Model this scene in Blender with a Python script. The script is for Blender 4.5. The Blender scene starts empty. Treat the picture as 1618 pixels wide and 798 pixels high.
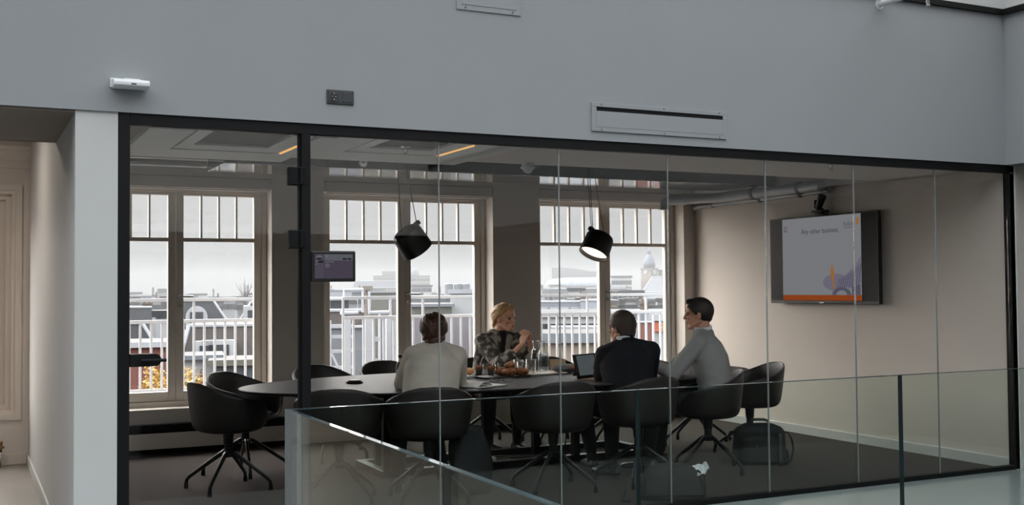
import bpy, bmesh, math, random
from mathutils import Vector, Matrix, noise
random.seed(7)
SC = bpy.context.scene
COL = SC.collection
PI = math.pi
V = Vector

# ------------------------------------------------------------------ materials
def lin(c):
    c = c / 255.0
    return c / 12.92 if c <= 0.04045 else ((c + 0.055) / 1.055) ** 2.4
def rgb(*c):
    return (lin(c[0]), lin(c[1]), lin(c[2]), 1.0)
MATS = {}
def mat(name, col, rough=0.6, metal=0.0, var=0.06, scale=6.0, bump=0.0, bscale=200.0, spec=0.5, emit=None, estr=0.0, coat=0.0):
    m = bpy.data.materials.new(name); m.use_nodes = True
    nt = m.node_tree; b = nt.nodes['Principled BSDF']
    b.inputs['Roughness'].default_value = rough
    b.inputs['Metallic'].default_value = metal
    b.inputs['Specular IOR Level'].default_value = spec
    b.inputs['Coat Weight'].default_value = coat
    tc = nt.nodes.new('ShaderNodeTexCoord')
    n = nt.nodes.new('ShaderNodeTexNoise'); n.inputs['Scale'].default_value = scale; n.inputs['Detail'].default_value = 4
    nt.links.new(tc.outputs['Object'], n.inputs['Vector'])
    r = nt.nodes.new('ShaderNodeValToRGB')
    c = rgb(*col)
    r.color_ramp.elements[0].position = 0.3; r.color_ramp.elements[1].position = 0.7
    r.color_ramp.elements[0].color = tuple(x * (1 - var) for x in c[:3]) + (1,)
    r.color_ramp.elements[1].color = tuple(min(1, x * (1 + var)) for x in c[:3]) + (1,)
    nt.links.new(n.outputs['Fac'], r.inputs['Fac'])
    nt.links.new(r.outputs['Color'], b.inputs['Base Color'])
    if bump > 0:
        n2 = nt.nodes.new('ShaderNodeTexNoise'); n2.inputs['Scale'].default_value = bscale; n2.inputs['Detail'].default_value = 2
        nt.links.new(tc.outputs['Object'], n2.inputs['Vector'])
        bp = nt.nodes.new('ShaderNodeBump'); bp.inputs['Strength'].default_value = bump; bp.inputs['Distance'].default_value = 0.01
        nt.links.new(n2.outputs['Fac'], bp.inputs['Height']); nt.links.new(bp.outputs['Normal'], b.inputs['Normal'])
    if emit:
        b.inputs['Emission Color'].default_value = rgb(*emit)
        b.inputs['Emission Strength'].default_value = estr
    MATS[name] = m
    return m
def pane_mat(name, tint, ior=1.5, rough=0.0, gl=1.0):
    """clear sheet glass: light passes straight through, Fresnel reflection on top"""
    m = bpy.data.materials.new(name); m.use_nodes = True; nt = m.node_tree
    nt.nodes.remove(nt.nodes['Principled BSDF']); out = nt.nodes['Material Output']
    t = nt.nodes.new('ShaderNodeBsdfTransparent'); t.inputs['Color'].default_value = tint + (1,)
    g = nt.nodes.new('ShaderNodeBsdfGlossy'); g.inputs['Roughness'].default_value = rough; g.inputs['Color'].default_value = (gl, gl, gl, 1)
    f = nt.nodes.new('ShaderNodeFresnel'); ge = nt.nodes.new('ShaderNodeNewGeometry')
    ml = nt.nodes.new('ShaderNodeMath'); ml.operation = 'MULTIPLY_ADD'       # the same reflectance on both faces of the sheet
    ml.inputs[1].default_value = 1.0 / ior - ior; ml.inputs[2].default_value = ior
    nt.links.new(ge.outputs['Backfacing'], ml.inputs[0]); nt.links.new(ml.outputs[0], f.inputs['IOR'])
    mx = nt.nodes.new('ShaderNodeMixShader')
    nt.links.new(f.outputs[0], mx.inputs[0]); nt.links.new(t.outputs[0], mx.inputs[1]); nt.links.new(g.outputs[0], mx.inputs[2])
    nt.links.new(mx.outputs[0], out.inputs['Surface'])
    MATS[name] = m
    return m
def emis(name, col, strength):
    m = bpy.data.materials.new(name); m.use_nodes = True; nt = m.node_tree
    nt.nodes.remove(nt.nodes['Principled BSDF'])
    e = nt.nodes.new('ShaderNodeEmission'); e.inputs['Color'].default_value = rgb(*col); e.inputs['Strength'].default_value = strength
    nt.links.new(e.outputs[0], nt.nodes['Material Output'].inputs['Surface'])
    MATS[name] = m
    return m

# ------------------------------------------------------------------ mesh helpers
class B:
    def __init__(s): s.bm = bmesh.new()
    def box(s, x0, x1, y0, y1, z0, z1, bev=0.0, M=None, seg=2):
        bm = bmesh.new()
        vs = [bm.verts.new((x, y, z)) for x in (x0, x1) for y in (y0, y1) for z in (z0, z1)]
        for f in ((0,1,3,2),(4,6,7,5),(0,4,5,1),(2,3,7,6),(0,2,6,4),(1,5,7,3)):
            bm.faces.new([vs[i] for i in f])
        bmesh.ops.recalc_face_normals(bm, faces=bm.faces)
        if bev > 0:
            bmesh.ops.bevel(bm, geom=list(bm.edges), offset=bev, segments=seg, profile=0.5, affect='EDGES')
        return s.add(bm, M)
    def add(s, bm, M=None):
        if M is not None: bmesh.ops.transform(bm, matrix=M, verts=bm.verts)
        me = bpy.data.meshes.new('tmp'); bm.to_mesh(me); bm.free()
        s.bm.from_mesh(me); bpy.data.meshes.remove(me)
        return s
    def rings(s, rs, cap=True, closed=True, M=None):
        bm = bmesh.new(); R = [[bm.verts.new(p) for p in r] for r in rs]
        n = len(R[0])
        for a, b in zip(R, R[1:]):
            for i in range(n if closed else n - 1):
                j = (i + 1) % n
                bm.faces.new((a[i], a[j], b[j], b[i]))
        if cap:
            bm.faces.new(list(reversed(R[0]))); bm.faces.new(R[-1])
        bmesh.ops.recalc_face_normals(bm, faces=bm.faces)
        return s.add(bm, M)
    def tube(s, pts, rad, n=10, ref=None, M=None):
        """round or elliptical tube; rad: number, list, or list of (ra, rb)"""
        pts = [V(p) for p in pts]
        if not isinstance(rad, (list, tuple)): rad = [rad] * len(pts)
        rs = []; prev = None
        for i, p in enumerate(pts):
            d = (pts[min(i+1, len(pts)-1)] - pts[max(i-1, 0)]).normalized()
            if prev is None:
                a = V(ref) if ref is not None else (V((0,0,1)) if abs(d.z) < 0.9 else V((1,0,0)))
            else: a = prev
            a = (a - d * a.dot(d)); a = a.normalized() if a.length > 1e-6 else d.orthogonal().normalized()
            prev = a; b = d.cross(a)
            ra, rb = rad[i] if isinstance(rad[i], (list, tuple)) else (rad[i], rad[i])
            rs.append([p + a * (ra * math.cos(2*PI*k/n)) + b * (rb * math.sin(2*PI*k/n)) for k in range(n)])
        return s.rings(rs, M=M)
    def cyl(s, p0, p1, r0, r1=None, n=20, M=None):
        return s.tube([p0, p1], [r0, r0 if r1 is None else r1], n=n, M=M)
    def lathe(s, prof, c=(0,0,0), n=24, cap=True, M=None):
        rs = [[V((c[0] + r*math.cos(2*PI*k/n), c[1] + r*math.sin(2*PI*k/n), c[2] + z)) for k in range(n)] for r, z in prof]
        return s.rings(rs, cap=cap, M=M)
    def ell(s, c, r, M=None, sub=3, R=None):
        bm = bmesh.new(); bmesh.ops.create_icosphere(bm, subdivisions=sub, radius=1.0)
        T = Matrix.Translation(V(c)) @ (R.to_4x4() if R is not None else Matrix.Identity(4)) @ Matrix.Diagonal(V((r[0], r[1], r[2], 1)))
        bmesh.ops.transform(bm, matrix=T, verts=bm.verts)
        return s.add(bm, M)
    def cap(s, p0, p1, r0, r1, n=14, m=5):
        """tapered capsule"""
        p0, p1 = V(p0), V(p1); d = (p1 - p0)
        if d.length < 1e-6: return s.ell(p0, (r0, r0, r0), sub=2)
        d.normalize(); a = d.orthogonal().normalized(); b = d.cross(a); rs = []
        for k in range(1, m + 1):
            t = (k / m) * PI / 2
            rs.append((p0 - d * (r0 * math.cos(t)), r0 * math.sin(t)))
        for k in range(m + 1 - 1):
            t = PI / 2 - (k / m) * PI / 2
            rs.append((p1 + d * (r1 * math.cos(t)), r1 * math.sin(t)))
        return s.rings([[c + a*(r*math.cos(2*PI*i/n)) + b*(r*math.sin(2*PI*i/n)) for i in range(n)] for c, r in rs])
    def prism(s, poly, axis, a0, a1, M=None):
        """polygon in the two other axes, extruded along axis"""
        def P(u, v, w): return {'x': (w, u, v), 'y': (u, w, v), 'z': (u, v, w)}[axis]
        return s.rings([[V(P(u, v, a0)) for u, v in poly], [V(P(u, v, a1)) for u, v in poly]], M=M)
    def build(s, name, m, parent=None, smooth=False, bevel=0.0):
        me = bpy.data.meshes.new(name); s.bm.to_mesh(me); s.bm.free()
        if smooth:
            me.polygons.foreach_set('use_smooth', [True] * len(me.polygons))
        o = bpy.data.objects.new(name, me); COL.objects.link(o)
        if m is not None: me.materials.append(m)
        if parent is not None: o.parent = parent
        if smooth == 'auto':
            md = o.modifiers.new('edge', 'EDGE_SPLIT'); md.split_angle = math.radians(38)
        if bevel:
            md = o.modifiers.new('bev', 'BEVEL'); md.width = bevel; md.segments = 2; md.limit_method = 'ANGLE'
        return o
def tag(o, label=None, cat=None, group=None, kind=None):
    if label: o['label'] = label
    if cat: o['category'] = cat
    if group: o['group'] = group
    if kind: o['kind'] = kind
    return o
def empty(name, loc=(0,0,0), rz=0, label=None, cat=None, group=None, kind=None):
    o = bpy.data.objects.new(name, None); COL.objects.link(o); o.location = loc; o.rotation_euler = (0,0,rz)
    o.empty_display_size = 0.1
    return tag(o, label, cat, group, kind)
def copy_tree(o, parent=None):
    c = o.copy(); COL.objects.link(c); c.parent = parent
    for ch in list(o.children): copy_tree(ch, c)
    return c
def bake(o):
    """apply the modifiers into the mesh"""
    dg = bpy.context.evaluated_depsgraph_get(); dg.update()
    me = bpy.data.meshes.new_from_object(o.evaluated_get(dg))
    o.modifiers.clear(); o.data = me
    return o
def remesh(o, vox, smooth=6, fac=0.5):
    r = o.modifiers.new('r', 'REMESH'); r.mode = 'VOXEL'; r.voxel_size = vox; r.use_smooth_shade = True
    if smooth:
        s = o.modifiers.new('s', 'SMOOTH'); s.iterations = smooth; s.factor = fac
    return bake(o)
def text(name, s, size, m, parent=None, loc=(0,0,0), rot=None, align='LEFT', ext=0.0004):
    cu = bpy.data.curves.new(name, 'FONT'); cu.body = s; cu.size = size; cu.align_x = align; cu.extrude = ext
    o = bpy.data.objects.new(name, cu); COL.objects.link(o)
    dg = bpy.context.evaluated_depsgraph_get(); dg.update()
    me = bpy.data.meshes.new_from_object(o.evaluated_get(dg))
    bpy.data.objects.remove(o); bpy.data.curves.remove(cu)
    o = bpy.data.objects.new(name, me); COL.objects.link(o); me.materials.clear(); me.materials.append(m)
    T = Matrix.Translation(V(loc)) @ (rot.to_4x4() if rot is not None else Matrix.Identity(4))
    me.transform(T)
    if parent is not None: o.parent = parent
    return o

# ------------------------------------------------------------------ camera
CAM = V((-0.735, -6.14, 1.46)); FPX = 1757.647
CR = V((0.89601, -0.44398, -0.00814)).normalized()
CF = V((0.4438, 0.8956, 0.0321)).normalized()
CR = V((0.8961213, -0.4437345, -0.0081406)); CU = V((-0.0069516, -0.0323745, 0.9994516)); CF = V((0.4437547, 0.8955733, 0.0320962))
cd = bpy.data.cameras.new('camera'); cd.sensor_width = 36.0; cd.lens = FPX / 1618 * 36.0; cd.clip_start = 0.05; cd.clip_end = 2000
cam = bpy.data.objects.new('camera', cd); COL.objects.link(cam)
cam.matrix_world = Matrix(((CR.x, CU.x, -CF.x, CAM.x), (CR.y, CU.y, -CF.y, CAM.y), (CR.z, CU.z, -CF.z, CAM.z), (0, 0, 0, 1)))
SC.camera = cam
def at(px, py, dist):
    """a point of the city at a bearing and a distance from the balcony"""
    d = CR * (px - 809) + CU * (399 - py) + CF * FPX
    return CAM + d * (dist / FPX)

# ------------------------------------------------------------------ materials
mat('fascia_paint', (155,158,160), 0.7, var=0.015, scale=1.5, bump=0.03, bscale=90)
mat('white_wall', (207,207,205), 0.65, var=0.015, scale=2, bump=0.03, bscale=120)
mat('warm_wall', (226,216,206), 0.65, var=0.02, scale=2, bump=0.03, bscale=120)
mat('pier_paint', (212,205,197), 0.7, var=0.02, scale=2)
mat('window_paint', (214,206,196), 0.42, var=0.015)
mat('balcony_white', (172,177,186), 0.5, var=0.02)
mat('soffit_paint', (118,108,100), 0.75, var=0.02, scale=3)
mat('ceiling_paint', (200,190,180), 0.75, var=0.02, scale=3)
mat('raft_paint', (216,216,211), 0.6, var=0.015)
mat('beam_paint', (128,127,125), 0.07, metal=.75, var=0.01)
mat('plenum_dark', (52,51,50), 0.8)
mat('duct_metal', (150,152,152), 0.4, metal=0.35, var=0.06)
mat('carpet', (80,73,70), 0.95, var=0.14, scale=260, bump=0.6, bscale=420, spec=0.1)
mat('concrete', (154,149,142), 0.4, var=0.1, scale=2.2, bump=0.02, bscale=60)
mat('resin_floor', (152,158,159), 0.13, var=0.03, scale=1.2)
mat('black_frame', (13,13,14), 0.55, var=0.05, spec=.25)
mat('black_gap', (8,8,8), 0.9)
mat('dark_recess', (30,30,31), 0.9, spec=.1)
mat('end_wall', (74,76,78), 0.8, var=0.03)
mat('landing_floor', (52,53,54), 0.5, var=0.05)
mat('joint', (150,154,154), 0.25, var=0.02)
mat('glass_edge', (66,80,83), 0.04, var=0.03, spec=1.0)
mat('glass_edge_dark', (52,66,70), 0.15, var=0.03, spec=0.8)
mat('chrome', (190,190,190), 0.2, metal=1.0, var=0.02)
mat('brass', (150,118,80), 0.3, metal=1.0, var=0.05)
mat('device_white', (228,229,230), 0.4, var=0.01)
mat('socket_grey', (62,64,66), 0.5, var=0.03)
mat('socket_dark', (28,29,30), 0.5)
mat('black_plastic', (26,25,25), 0.36, var=0.05)
mat('black_leather', (34,31,29), 0.42, var=0.1, scale=40, bump=0.08, bscale=300)
mat('black_metal', (24,24,25), 0.33, metal=0.3, var=0.04)
mat('piping', (78,74,70), 0.35)
mat('rubber', (16,16,16), 0.8)
mat('table_top', (54,53,57), 0.5, spec=.05, var=0.05, scale=3, bump=0.01, bscale=300)
mat('lamp_black', (26,23,21), 0.4, var=0.05)
mat('cord', (30,28,27), 0.6)
emis('lamp_glow', (255,240,222), 1.6)
emis('led_glow', (235,176,104), 1.0)
pane_mat('clear_pane', (0.995, 0.995, 0.995), ior=1.4)
pane_mat('skylight_pane', (0.63, 0.635, 0.64))
pane_mat('partition_pane', (0.98, 0.982, 0.98), ior=1.45)
pane_mat('rail_pane', (0.93, 0.978, 0.948), ior=1.45)

def struct(name, b, m, parent=None, smooth=False):
    o = b.build(name, m, parent, smooth)
    if parent is None: o['kind'] = 'structure'
    return o

# ------------------------------------------------------------------ room shell
RX, WY, PY, CZ = 6.73, 4.24, 4.47, 2.39        # right wall, pier face, window plane, low ceiling
b = B(); b.box(-.02, RX, .03, WY + .1, -.12, 0); struct('floor', b, MATS['carpet'])
b = B(); b.box(-6.5, -.21, .0, WY + .1, -.12, -.002); struct('floor_corridor', b, MATS['concrete'])
b = B(); b.box(-6.5, 7.6, -1.92, .03, -.25, 0); struct('floor_walkway', b, MATS['resin_floor'])
b = B(); b.box(-6.5, .385, -12, -1.92, -.25, 0); struct('floor_landing', b, MATS['landing_floor'])
b = B(); b.box(-6.5, 7.6, -15.2, -1.9, -3.6, -3.4); struct('floor_lower', b, MATS['landing_floor'])
b = B(); b.box(.385, 7.6, -1.925, -1.9, -3.4, -.25); b.box(.36, .385, -12, -1.92, -3.4, -.25); struct('trim_1', b, MATS['landing_floor'])
b = B(); b.box(RX, RX + .17, .0, WY + .5, 0, 3.1); struct('wall_right', b, MATS['warm_wall'])
b = B(); b.prism([(0, .0), (-.0, .085), (-.012, .085), (-.016, .078), (-.016, .0)], 'y', .06, WY); 
o = struct('baseboard_right', b, MATS['white_wall']); o.location.x = RX
b = B(); b.box(-.21, 0, .0, WY + .3, 0, 3.1); struct('wall_left', b, MATS['white_wall'])
b = B(); b.box(-.224, -.21, .02, WY, 0, .085, bev=.003); struct('baseboard_left', b, MATS['white_wall'])
# window wall: piers, parapets, head
OP = [(.20, 1.885), (2.39, 4.19), (4.73, 6.575)]
b = B()
y0, y1 = WY, WY + .42
xs = [-.0] + [x for o in OP for x in o] + [RX]
for i in range(0, len(xs), 2): b.box(xs[i], xs[i+1], y0, y1, .055, 3.1)
for a, c in OP:
    b.box(a, c, y0, y1, .055, .385); b.box(a, c, y0 + .12, y1, 2.395, 3.1); b.box(a, c, y0, y0 + .12, 2.51, 3.1)
struct('wall_back', b, MATS['pier_paint'])
b = B(); b.box(.0, RX, y0 + .012, y1, 0, .055); struct('trim_2', b, MATS['black_gap'])
b = B(); b.box(.0, RX, y0 - .012, y0, .055, .13, bev=.003); struct('baseboard_back', b, MATS['pier_paint'])
# corridor beyond the partition end
b = B(); b.box(-6.5, -1.5, WY, y1, 0, 3.1); b.box(-1.5, -.29, WY, y1, 0, .40); b.box(-1.5, -.29, WY, y1, 2.36, 3.1); b.box(-.29, -.21, WY, y1, 0, 3.1)
struct('wall_corridor', b, MATS['warm_wall'])
b = B(); b.prism([(WY, 2.52), (WY - .03, 2.52), (WY - .035, 2.585), (WY - .06, 2.60), (WY - .065, 2.625), (WY - .10, 2.65), (WY - .105, 2.67), (WY - .16, 2.69), (WY - .17, 2.79), (WY, 2.79)], 'x', -6.5, -.21)
struct('trim_3', b, MATS['warm_wall'])
b = B(); b.box(-6.5, -.225, WY - .014, WY, 0, .09, bev=.003); struct('baseboard_corridor', b, MATS['warm_wall'])
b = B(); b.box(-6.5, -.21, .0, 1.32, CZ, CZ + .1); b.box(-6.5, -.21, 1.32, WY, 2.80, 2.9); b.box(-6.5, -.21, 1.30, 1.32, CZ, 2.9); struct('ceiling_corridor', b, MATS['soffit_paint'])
b = B(); b.box(-6.6, -6.5, -12, WY + .4, -3.4, 4.6); struct('wall_corridor_end', b, MATS['end_wall'])
# low ceiling strip, high ceiling, beam
b = B(); b.box(2.54, RX, .02, 1.285, CZ, CZ + .12); b.box(0, 2.54, .02, 1.285, CZ + .03, CZ + .12); struct('ceiling', b, MATS['ceiling_paint'])
b = B(); b.box(0, RX, .02, WY + .4, 3.0, 3.1); struct('ceiling_upper', b, MATS['plenum_dark'])
b = B(); b.box(1.13, 6.66, 2.75, 3.42, 2.47, 3.0, bev=.006); struct('trim_4', b, MATS['beam_paint'])
# fascia over the glass, return at the right, wall below it
b = B(); b.box(-6.5, 6.67, -.014, .02, 2.403, 3.6); b.box(-6.5, 6.67, .02, .25, 2.43, 3.6); struct('wall_front', b, MATS['fascia_paint'])
b = B(); b.box(6.67, 6.95, -12, .0, 2.403, 3.6); struct('wall_return', b, MATS['fascia_paint'])
b = B(); b.box(6.774, 6.80, -.01, .06, 0, 2.403); b.box(6.80, 7.6, .12, .2, 0, 2.403); struct('wall_front_end', b, MATS['white_wall'])
b = B(); b.box(6.775, 7.6, -.022, -.01, 0, .085, bev=.003); struct('baseboard_front', b, MATS['white_wall'])
b = B(); b.box(6.95, 7.6, -12, .2, 2.403, 2.6); struct('ceiling_walkway', b, MATS['ceiling_paint'])
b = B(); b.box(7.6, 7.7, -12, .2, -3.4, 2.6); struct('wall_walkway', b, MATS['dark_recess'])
# dark window channel on top of the fascia and the light well above it
b = B(); b.box(-6.5, 6.66, -.05, .2, 3.592, 3.634); b.box(6.63, 6.95, -12, -.05, 3.592, 3.634); struct('trim_5', b, MATS['black_frame'])
b = B(); b.box(-6.5, 6.70, -.02, .2, 3.634, 4.7); b.box(6.70, 6.95, -12, .2, 3.634, 4.7); struct('wall_light_well', b, MATS['white_wall'])
# far side of the atrium (seen only as reflections)
b = B(); b.box(-6.5, 7.6, -12.2, -12, 2.4, 4.7); struct('wall_opposite', b, MATS['white_wall'])
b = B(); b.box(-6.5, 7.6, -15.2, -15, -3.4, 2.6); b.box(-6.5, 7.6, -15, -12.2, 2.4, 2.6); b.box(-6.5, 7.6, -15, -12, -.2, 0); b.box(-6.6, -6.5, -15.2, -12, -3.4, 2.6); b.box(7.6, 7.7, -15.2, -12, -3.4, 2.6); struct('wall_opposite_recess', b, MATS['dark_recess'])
b = B()
for k in range(7): b.box(-6.5 + k * 2.19, -6.44 + k * 2.19, -12, 0, 4.62, 4.70)
for k in range(4): b.box(-6.5, 6.7, -12 + k * 3.98, -11.94 + k * 3.98, 4.62, 4.70)
sk = struct('window_skylight', b, MATS['black_frame'])
b = B(); b.box(-6.5, 6.7, -12, 0, 4.655, 4.663); b.build('pane', MATS['skylight_pane'], sk)

# ------------------------------------------------------------------ windows
def french_window(i, L, R):
    w = empty('window_%d' % i, ((L + R) / 2, PY, 0), kind='structure')
    cx = (L + R) / 2; hw = (R - L) / 2
    z0, z1 = .40, 2.40
    b = B()
    b.box(-hw, -hw + .045, -.05, .05, z0, z1, .003); b.box(hw - .045, hw, -.05, .05, z0, z1, .003)
    b.box(-hw, hw, -.05, .05, z0, z0 + .05, .003); b.box(-hw, hw, -.05, .05, z1 - .03, z1, .003)
    b.build('frame', MATS['window_paint'], w)
    b = B(); b.box(-hw - .0, hw + .0, -.24, -.05, .385, .402, .004); b.build('sill', MATS['window_paint'], w)
    for s in (-1, 1):
        a, c = (-hw + .047, -.002) if s < 0 else (.002, hw - .047)
        t = .068
        b = B()
        zb, zt = z0 + .052, z1 - .032
        b.box(a, a + t, -.03, .03, zb, zt, .004); b.box(c - t, c, -.03, .03, zb, zt, .004)
        b.box(a + t, c - t, -.03, .03, zb, zb + .085, .004); b.box(a + t, c - t, -.03, .03, zt - .022, zt, .003)
        b.box(a + t, c - t, -.028, .028, 1.917, 1.953, .003)
        gl = (c - t) - (a + t)
        for k in (1, 2, 3):
            x = a + t + gl * k / 4
            b.box(x - .009, x + .009, -.022, .022, 1.953, zt - .02, .002)
        sash = b.build('sash', MATS['window_paint'], w)
        b = B(); b.box(a + t - .004, c - t + .004, -.004, .004, zb + .08, zt - .018); b.build('pane', MATS['clear_pane'], sash)
    # lever handle with rose and keyhole on the meeting stile
    h = B(); h.cyl((.03, -.03, 1.41), (.03, -.042, 1.41), .022); h.cyl((.03, -.04, 1.41), (.03, -.075, 1.41), .009)
    h.tube([(.03, -.075, 1.41), (.08, -.078, 1.41), (.15, -.078, 1.408)], .009)
    h.cyl((.03, -.03, 1.33), (.03, -.04, 1.33), .018)
    h.build('handle', MATS['chrome'], w, 'auto')
    # roller-shade box flush with the wall
    b = B(); b.box(-hw + .005, hw - .005, -.235, -.06, 2.402, 2.502, .004); b.box(-hw + .03, hw - .03, -.21, -.19, 2.388, 2.404)
    b.build('shade_box', MATS['pier_paint'], w)
    return w
french_window(1, .205, 1.88); french_window(2, 2.395, 4.185); french_window(3, 4.735, 6.57)
# corridor window, mostly its moulded frame
w = empty('window_4', (-.9, WY + .1, 0), kind='structure')
b = B()
for k, (d, y, t) in enumerate(((-.02, -.125, .05), (.03, -.10, .03), (.055, -.03, .05), (.10, .02, .17))):
    a, c, z0, z1 = -.60 + d, .61 - d, .40 + d, 2.36 - d
    b.box(a, a + t, y, .12, z0, z1); b.box(c - t, c, y, .12, z0, z1); b.box(a + t, c - t, y, .12, z0, z0 + t); b.box(a + t, c - t, y, .12, z1 - t, z1)
b.build('frame', MATS['warm_wall'], w)
b = B(); b.box(-.35, .36, .08, .088, .62, 2.12); b.build('pane', MATS['clear_pane'], w)

# ------------------------------------------------------------------ glazed partition and its door
FR = .343 - .343
gp = empty('glass_partition', (3.4, 0, 0), label='tall black-framed glass partition in front of the meeting room', cat='partition')
def gb(): return B()
ox = -3.4
b = B(); b.box(0 + ox, .061 + ox, 0, .055, 0, 2.403, .002); b.box(.061 + ox, 6.772 + ox, 0, .055, 2.343, 2.403, .002)
b.box(6.718 + ox, 6.772 + ox, 0, .06, 0, 2.343, .002); b.box(.061 + ox, 6.718 + ox, 0, .055, 0, .034, .002); b.box(.985 + ox, 1.036 + ox, -.004, .06, .034, 2.343, .002)
b.build('frame', MATS['black_frame'], gp)
PX = [1.036, 1.832, 2.654, 3.481, 4.299, 5.111, 5.928, 6.718]
for a, c in zip(PX, PX[1:]):
    b = B(); b.box(a + .003 + ox, c - .003 + ox, .022, .032, .034, 2.343); b.build('glass_pane', MATS['partition_pane'], gp)
for a in PX[1:-1]:
    b = B(); b.box(a - .0025 + ox, a + .0025 + ox, .021, .033, .034, 2.343); b.build('joint_strip', MATS['joint'], gp)
dr = empty('door_1', (.52, .03, 0), kind='structure')
b = B(); b.box(.064 - .52, .972 - .52, -.005, .005, .04, 2.338); b.build('glass_pane', MATS['partition_pane'], dr)
b = B(); b.box(.972 - .52, .984 - .52, -.012, .015, .036, 2.34); b.build('edge_seal', MATS['black_frame'], dr)
for z0, z1 in ((2.051, 2.155), (1.693, 1.798)):
    b = B(); b.box(.915 - .52, .972 - .52, -.03, .02, z0, z1, .006); b.cyl((.985 - .52, -.037, z0 + .008), (.985 - .52, -.037, z1 - .008), .012); b.box(.97 - .52, 1.02 - .52, -.036, -.03, z0, z1, .003)
    for zz in (z0 + .025, z1 - .025): b.cyl((.935 - .52, -.031, zz), (.935 - .52, -.0335, zz), .008, n=12)
    b.build('hinge', MATS['black_frame'], dr)
b = B()
pr = [(.064 - .52, 1.062), (.19 - .52, 1.062)] + [(.19 - .52 + .033 * math.sin(PI * k / 10), 1.095 - .033 * math.cos(PI * k / 10)) for k in range(1, 10)] + [(.19 - .52, 1.128), (.064 - .52, 1.128)]
b.prism(pr, 'y', -.032, .03)
lk = b.build('lock_case', MATS['black_frame'], dr)
b = B(); b.cyl((.13 - .52, -.03, 1.095), (.13 - .52, -.05, 1.095), .016); b.tube([(.115 - .52, -.052, 1.095), (.15 - .52, -.054, 1.095), (.245 - .52, -.054, 1.094)], .0085); b.build('lever', MATS['black_frame'], lk, 'auto')

# ------------------------------------------------------------------ glass balustrade
bl = empty('glass_balustrade', (.385, -1.92, 0), label='frameless glass balustrade turning a corner around the stairwell', cat='balustrade')
def railpane(x0, x1, y0, y1):
    b = B(); b.box(x0, x1, y0, y1, -.2, .999)
    p = b.build('glass_panel', MATS['rail_pane'], bl)
    b = B(); b.box(x0, x1, y0, y1, .999, 1.002)
    b.build('polished_edge', MATS['glass_edge'], p)
    e = .002
    for q in (((x0 - e, x0, y0, y1), (x1, x1 + e, y0, y1)) if x1 - x0 > y1 - y0 else ((x0, x1, y0 - e, y0), (x0, x1, y1, y1 + e))):
        b = B(); b.box(*q, -.2, 1.002); b.build('side_edge', MATS['glass_edge_dark'], p)
T = .02
for a, c in ((0.002, 1.592), (1.602, 3.176), (3.186, 4.76), (4.77, 6.28)): railpane(a, c, 0, T)
for a, c in ((-1.545, -.004), (-3.09, -1.555), (-4.63, -3.1)): railpane(0, T, a, c)
b = B(); b.box(-.02, 6.3, -.02, .04, -.25, -.05); b.box(-.02, .04, -4.65, -.02, -.25, -.05); b.build('base_channel', MATS['black_frame'], bl)
# ------------------------------------------------------------------ chairs
def interp(tab, x):
    for (a, u), (c, v) in zip(tab, tab[1:]):
        if a <= x <= c:
            t = (x - a) / (c - a); t = t * t * (3 - 2 * t) if False else t
            return u + (v - u) * t
    return tab[-1][1]
RIM = [(0, .805), (18, .800), (35, .780), (55, .744), (75, .708), (95, .680), (115, .656), (130, .630), (141, .585), (151, .525), (162, .483), (180, .470)]
def shell_pt(th, v, inset=0.0):
    """th: degrees from the back; v: 0 seat centre .. 1 rim"""
    a = abs(((th + 180) % 360) - 180)
    zr = interp(RIM, a); zb = .432
    t = math.radians(th); n = 2.25
    sx = math.copysign(abs(math.sin(t)) ** (2 / n), math.sin(t)); cy = math.copysign(abs(math.cos(t)) ** (2 / n), math.cos(t))
    rim = V((sx * (.297 - inset), -cy * ((.275 if cy > 0 else .262) - inset), 0))
    hgt = (zr - zb)
    v0 = .5
    if v <= v0:
        g = .84 * (v / v0); z = .018 * (v / v0) ** 3
    else:
        k = (v - v0) / (1 - v0)
        g = .84 + .16 * (k ** .8) * (1.0 if hgt > .1 else .7 + .3 * k)
        z = .018 + (hgt - .018) * k ** 1.12
    return V((rim.x * g, rim.y * g, zb + z))
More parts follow.
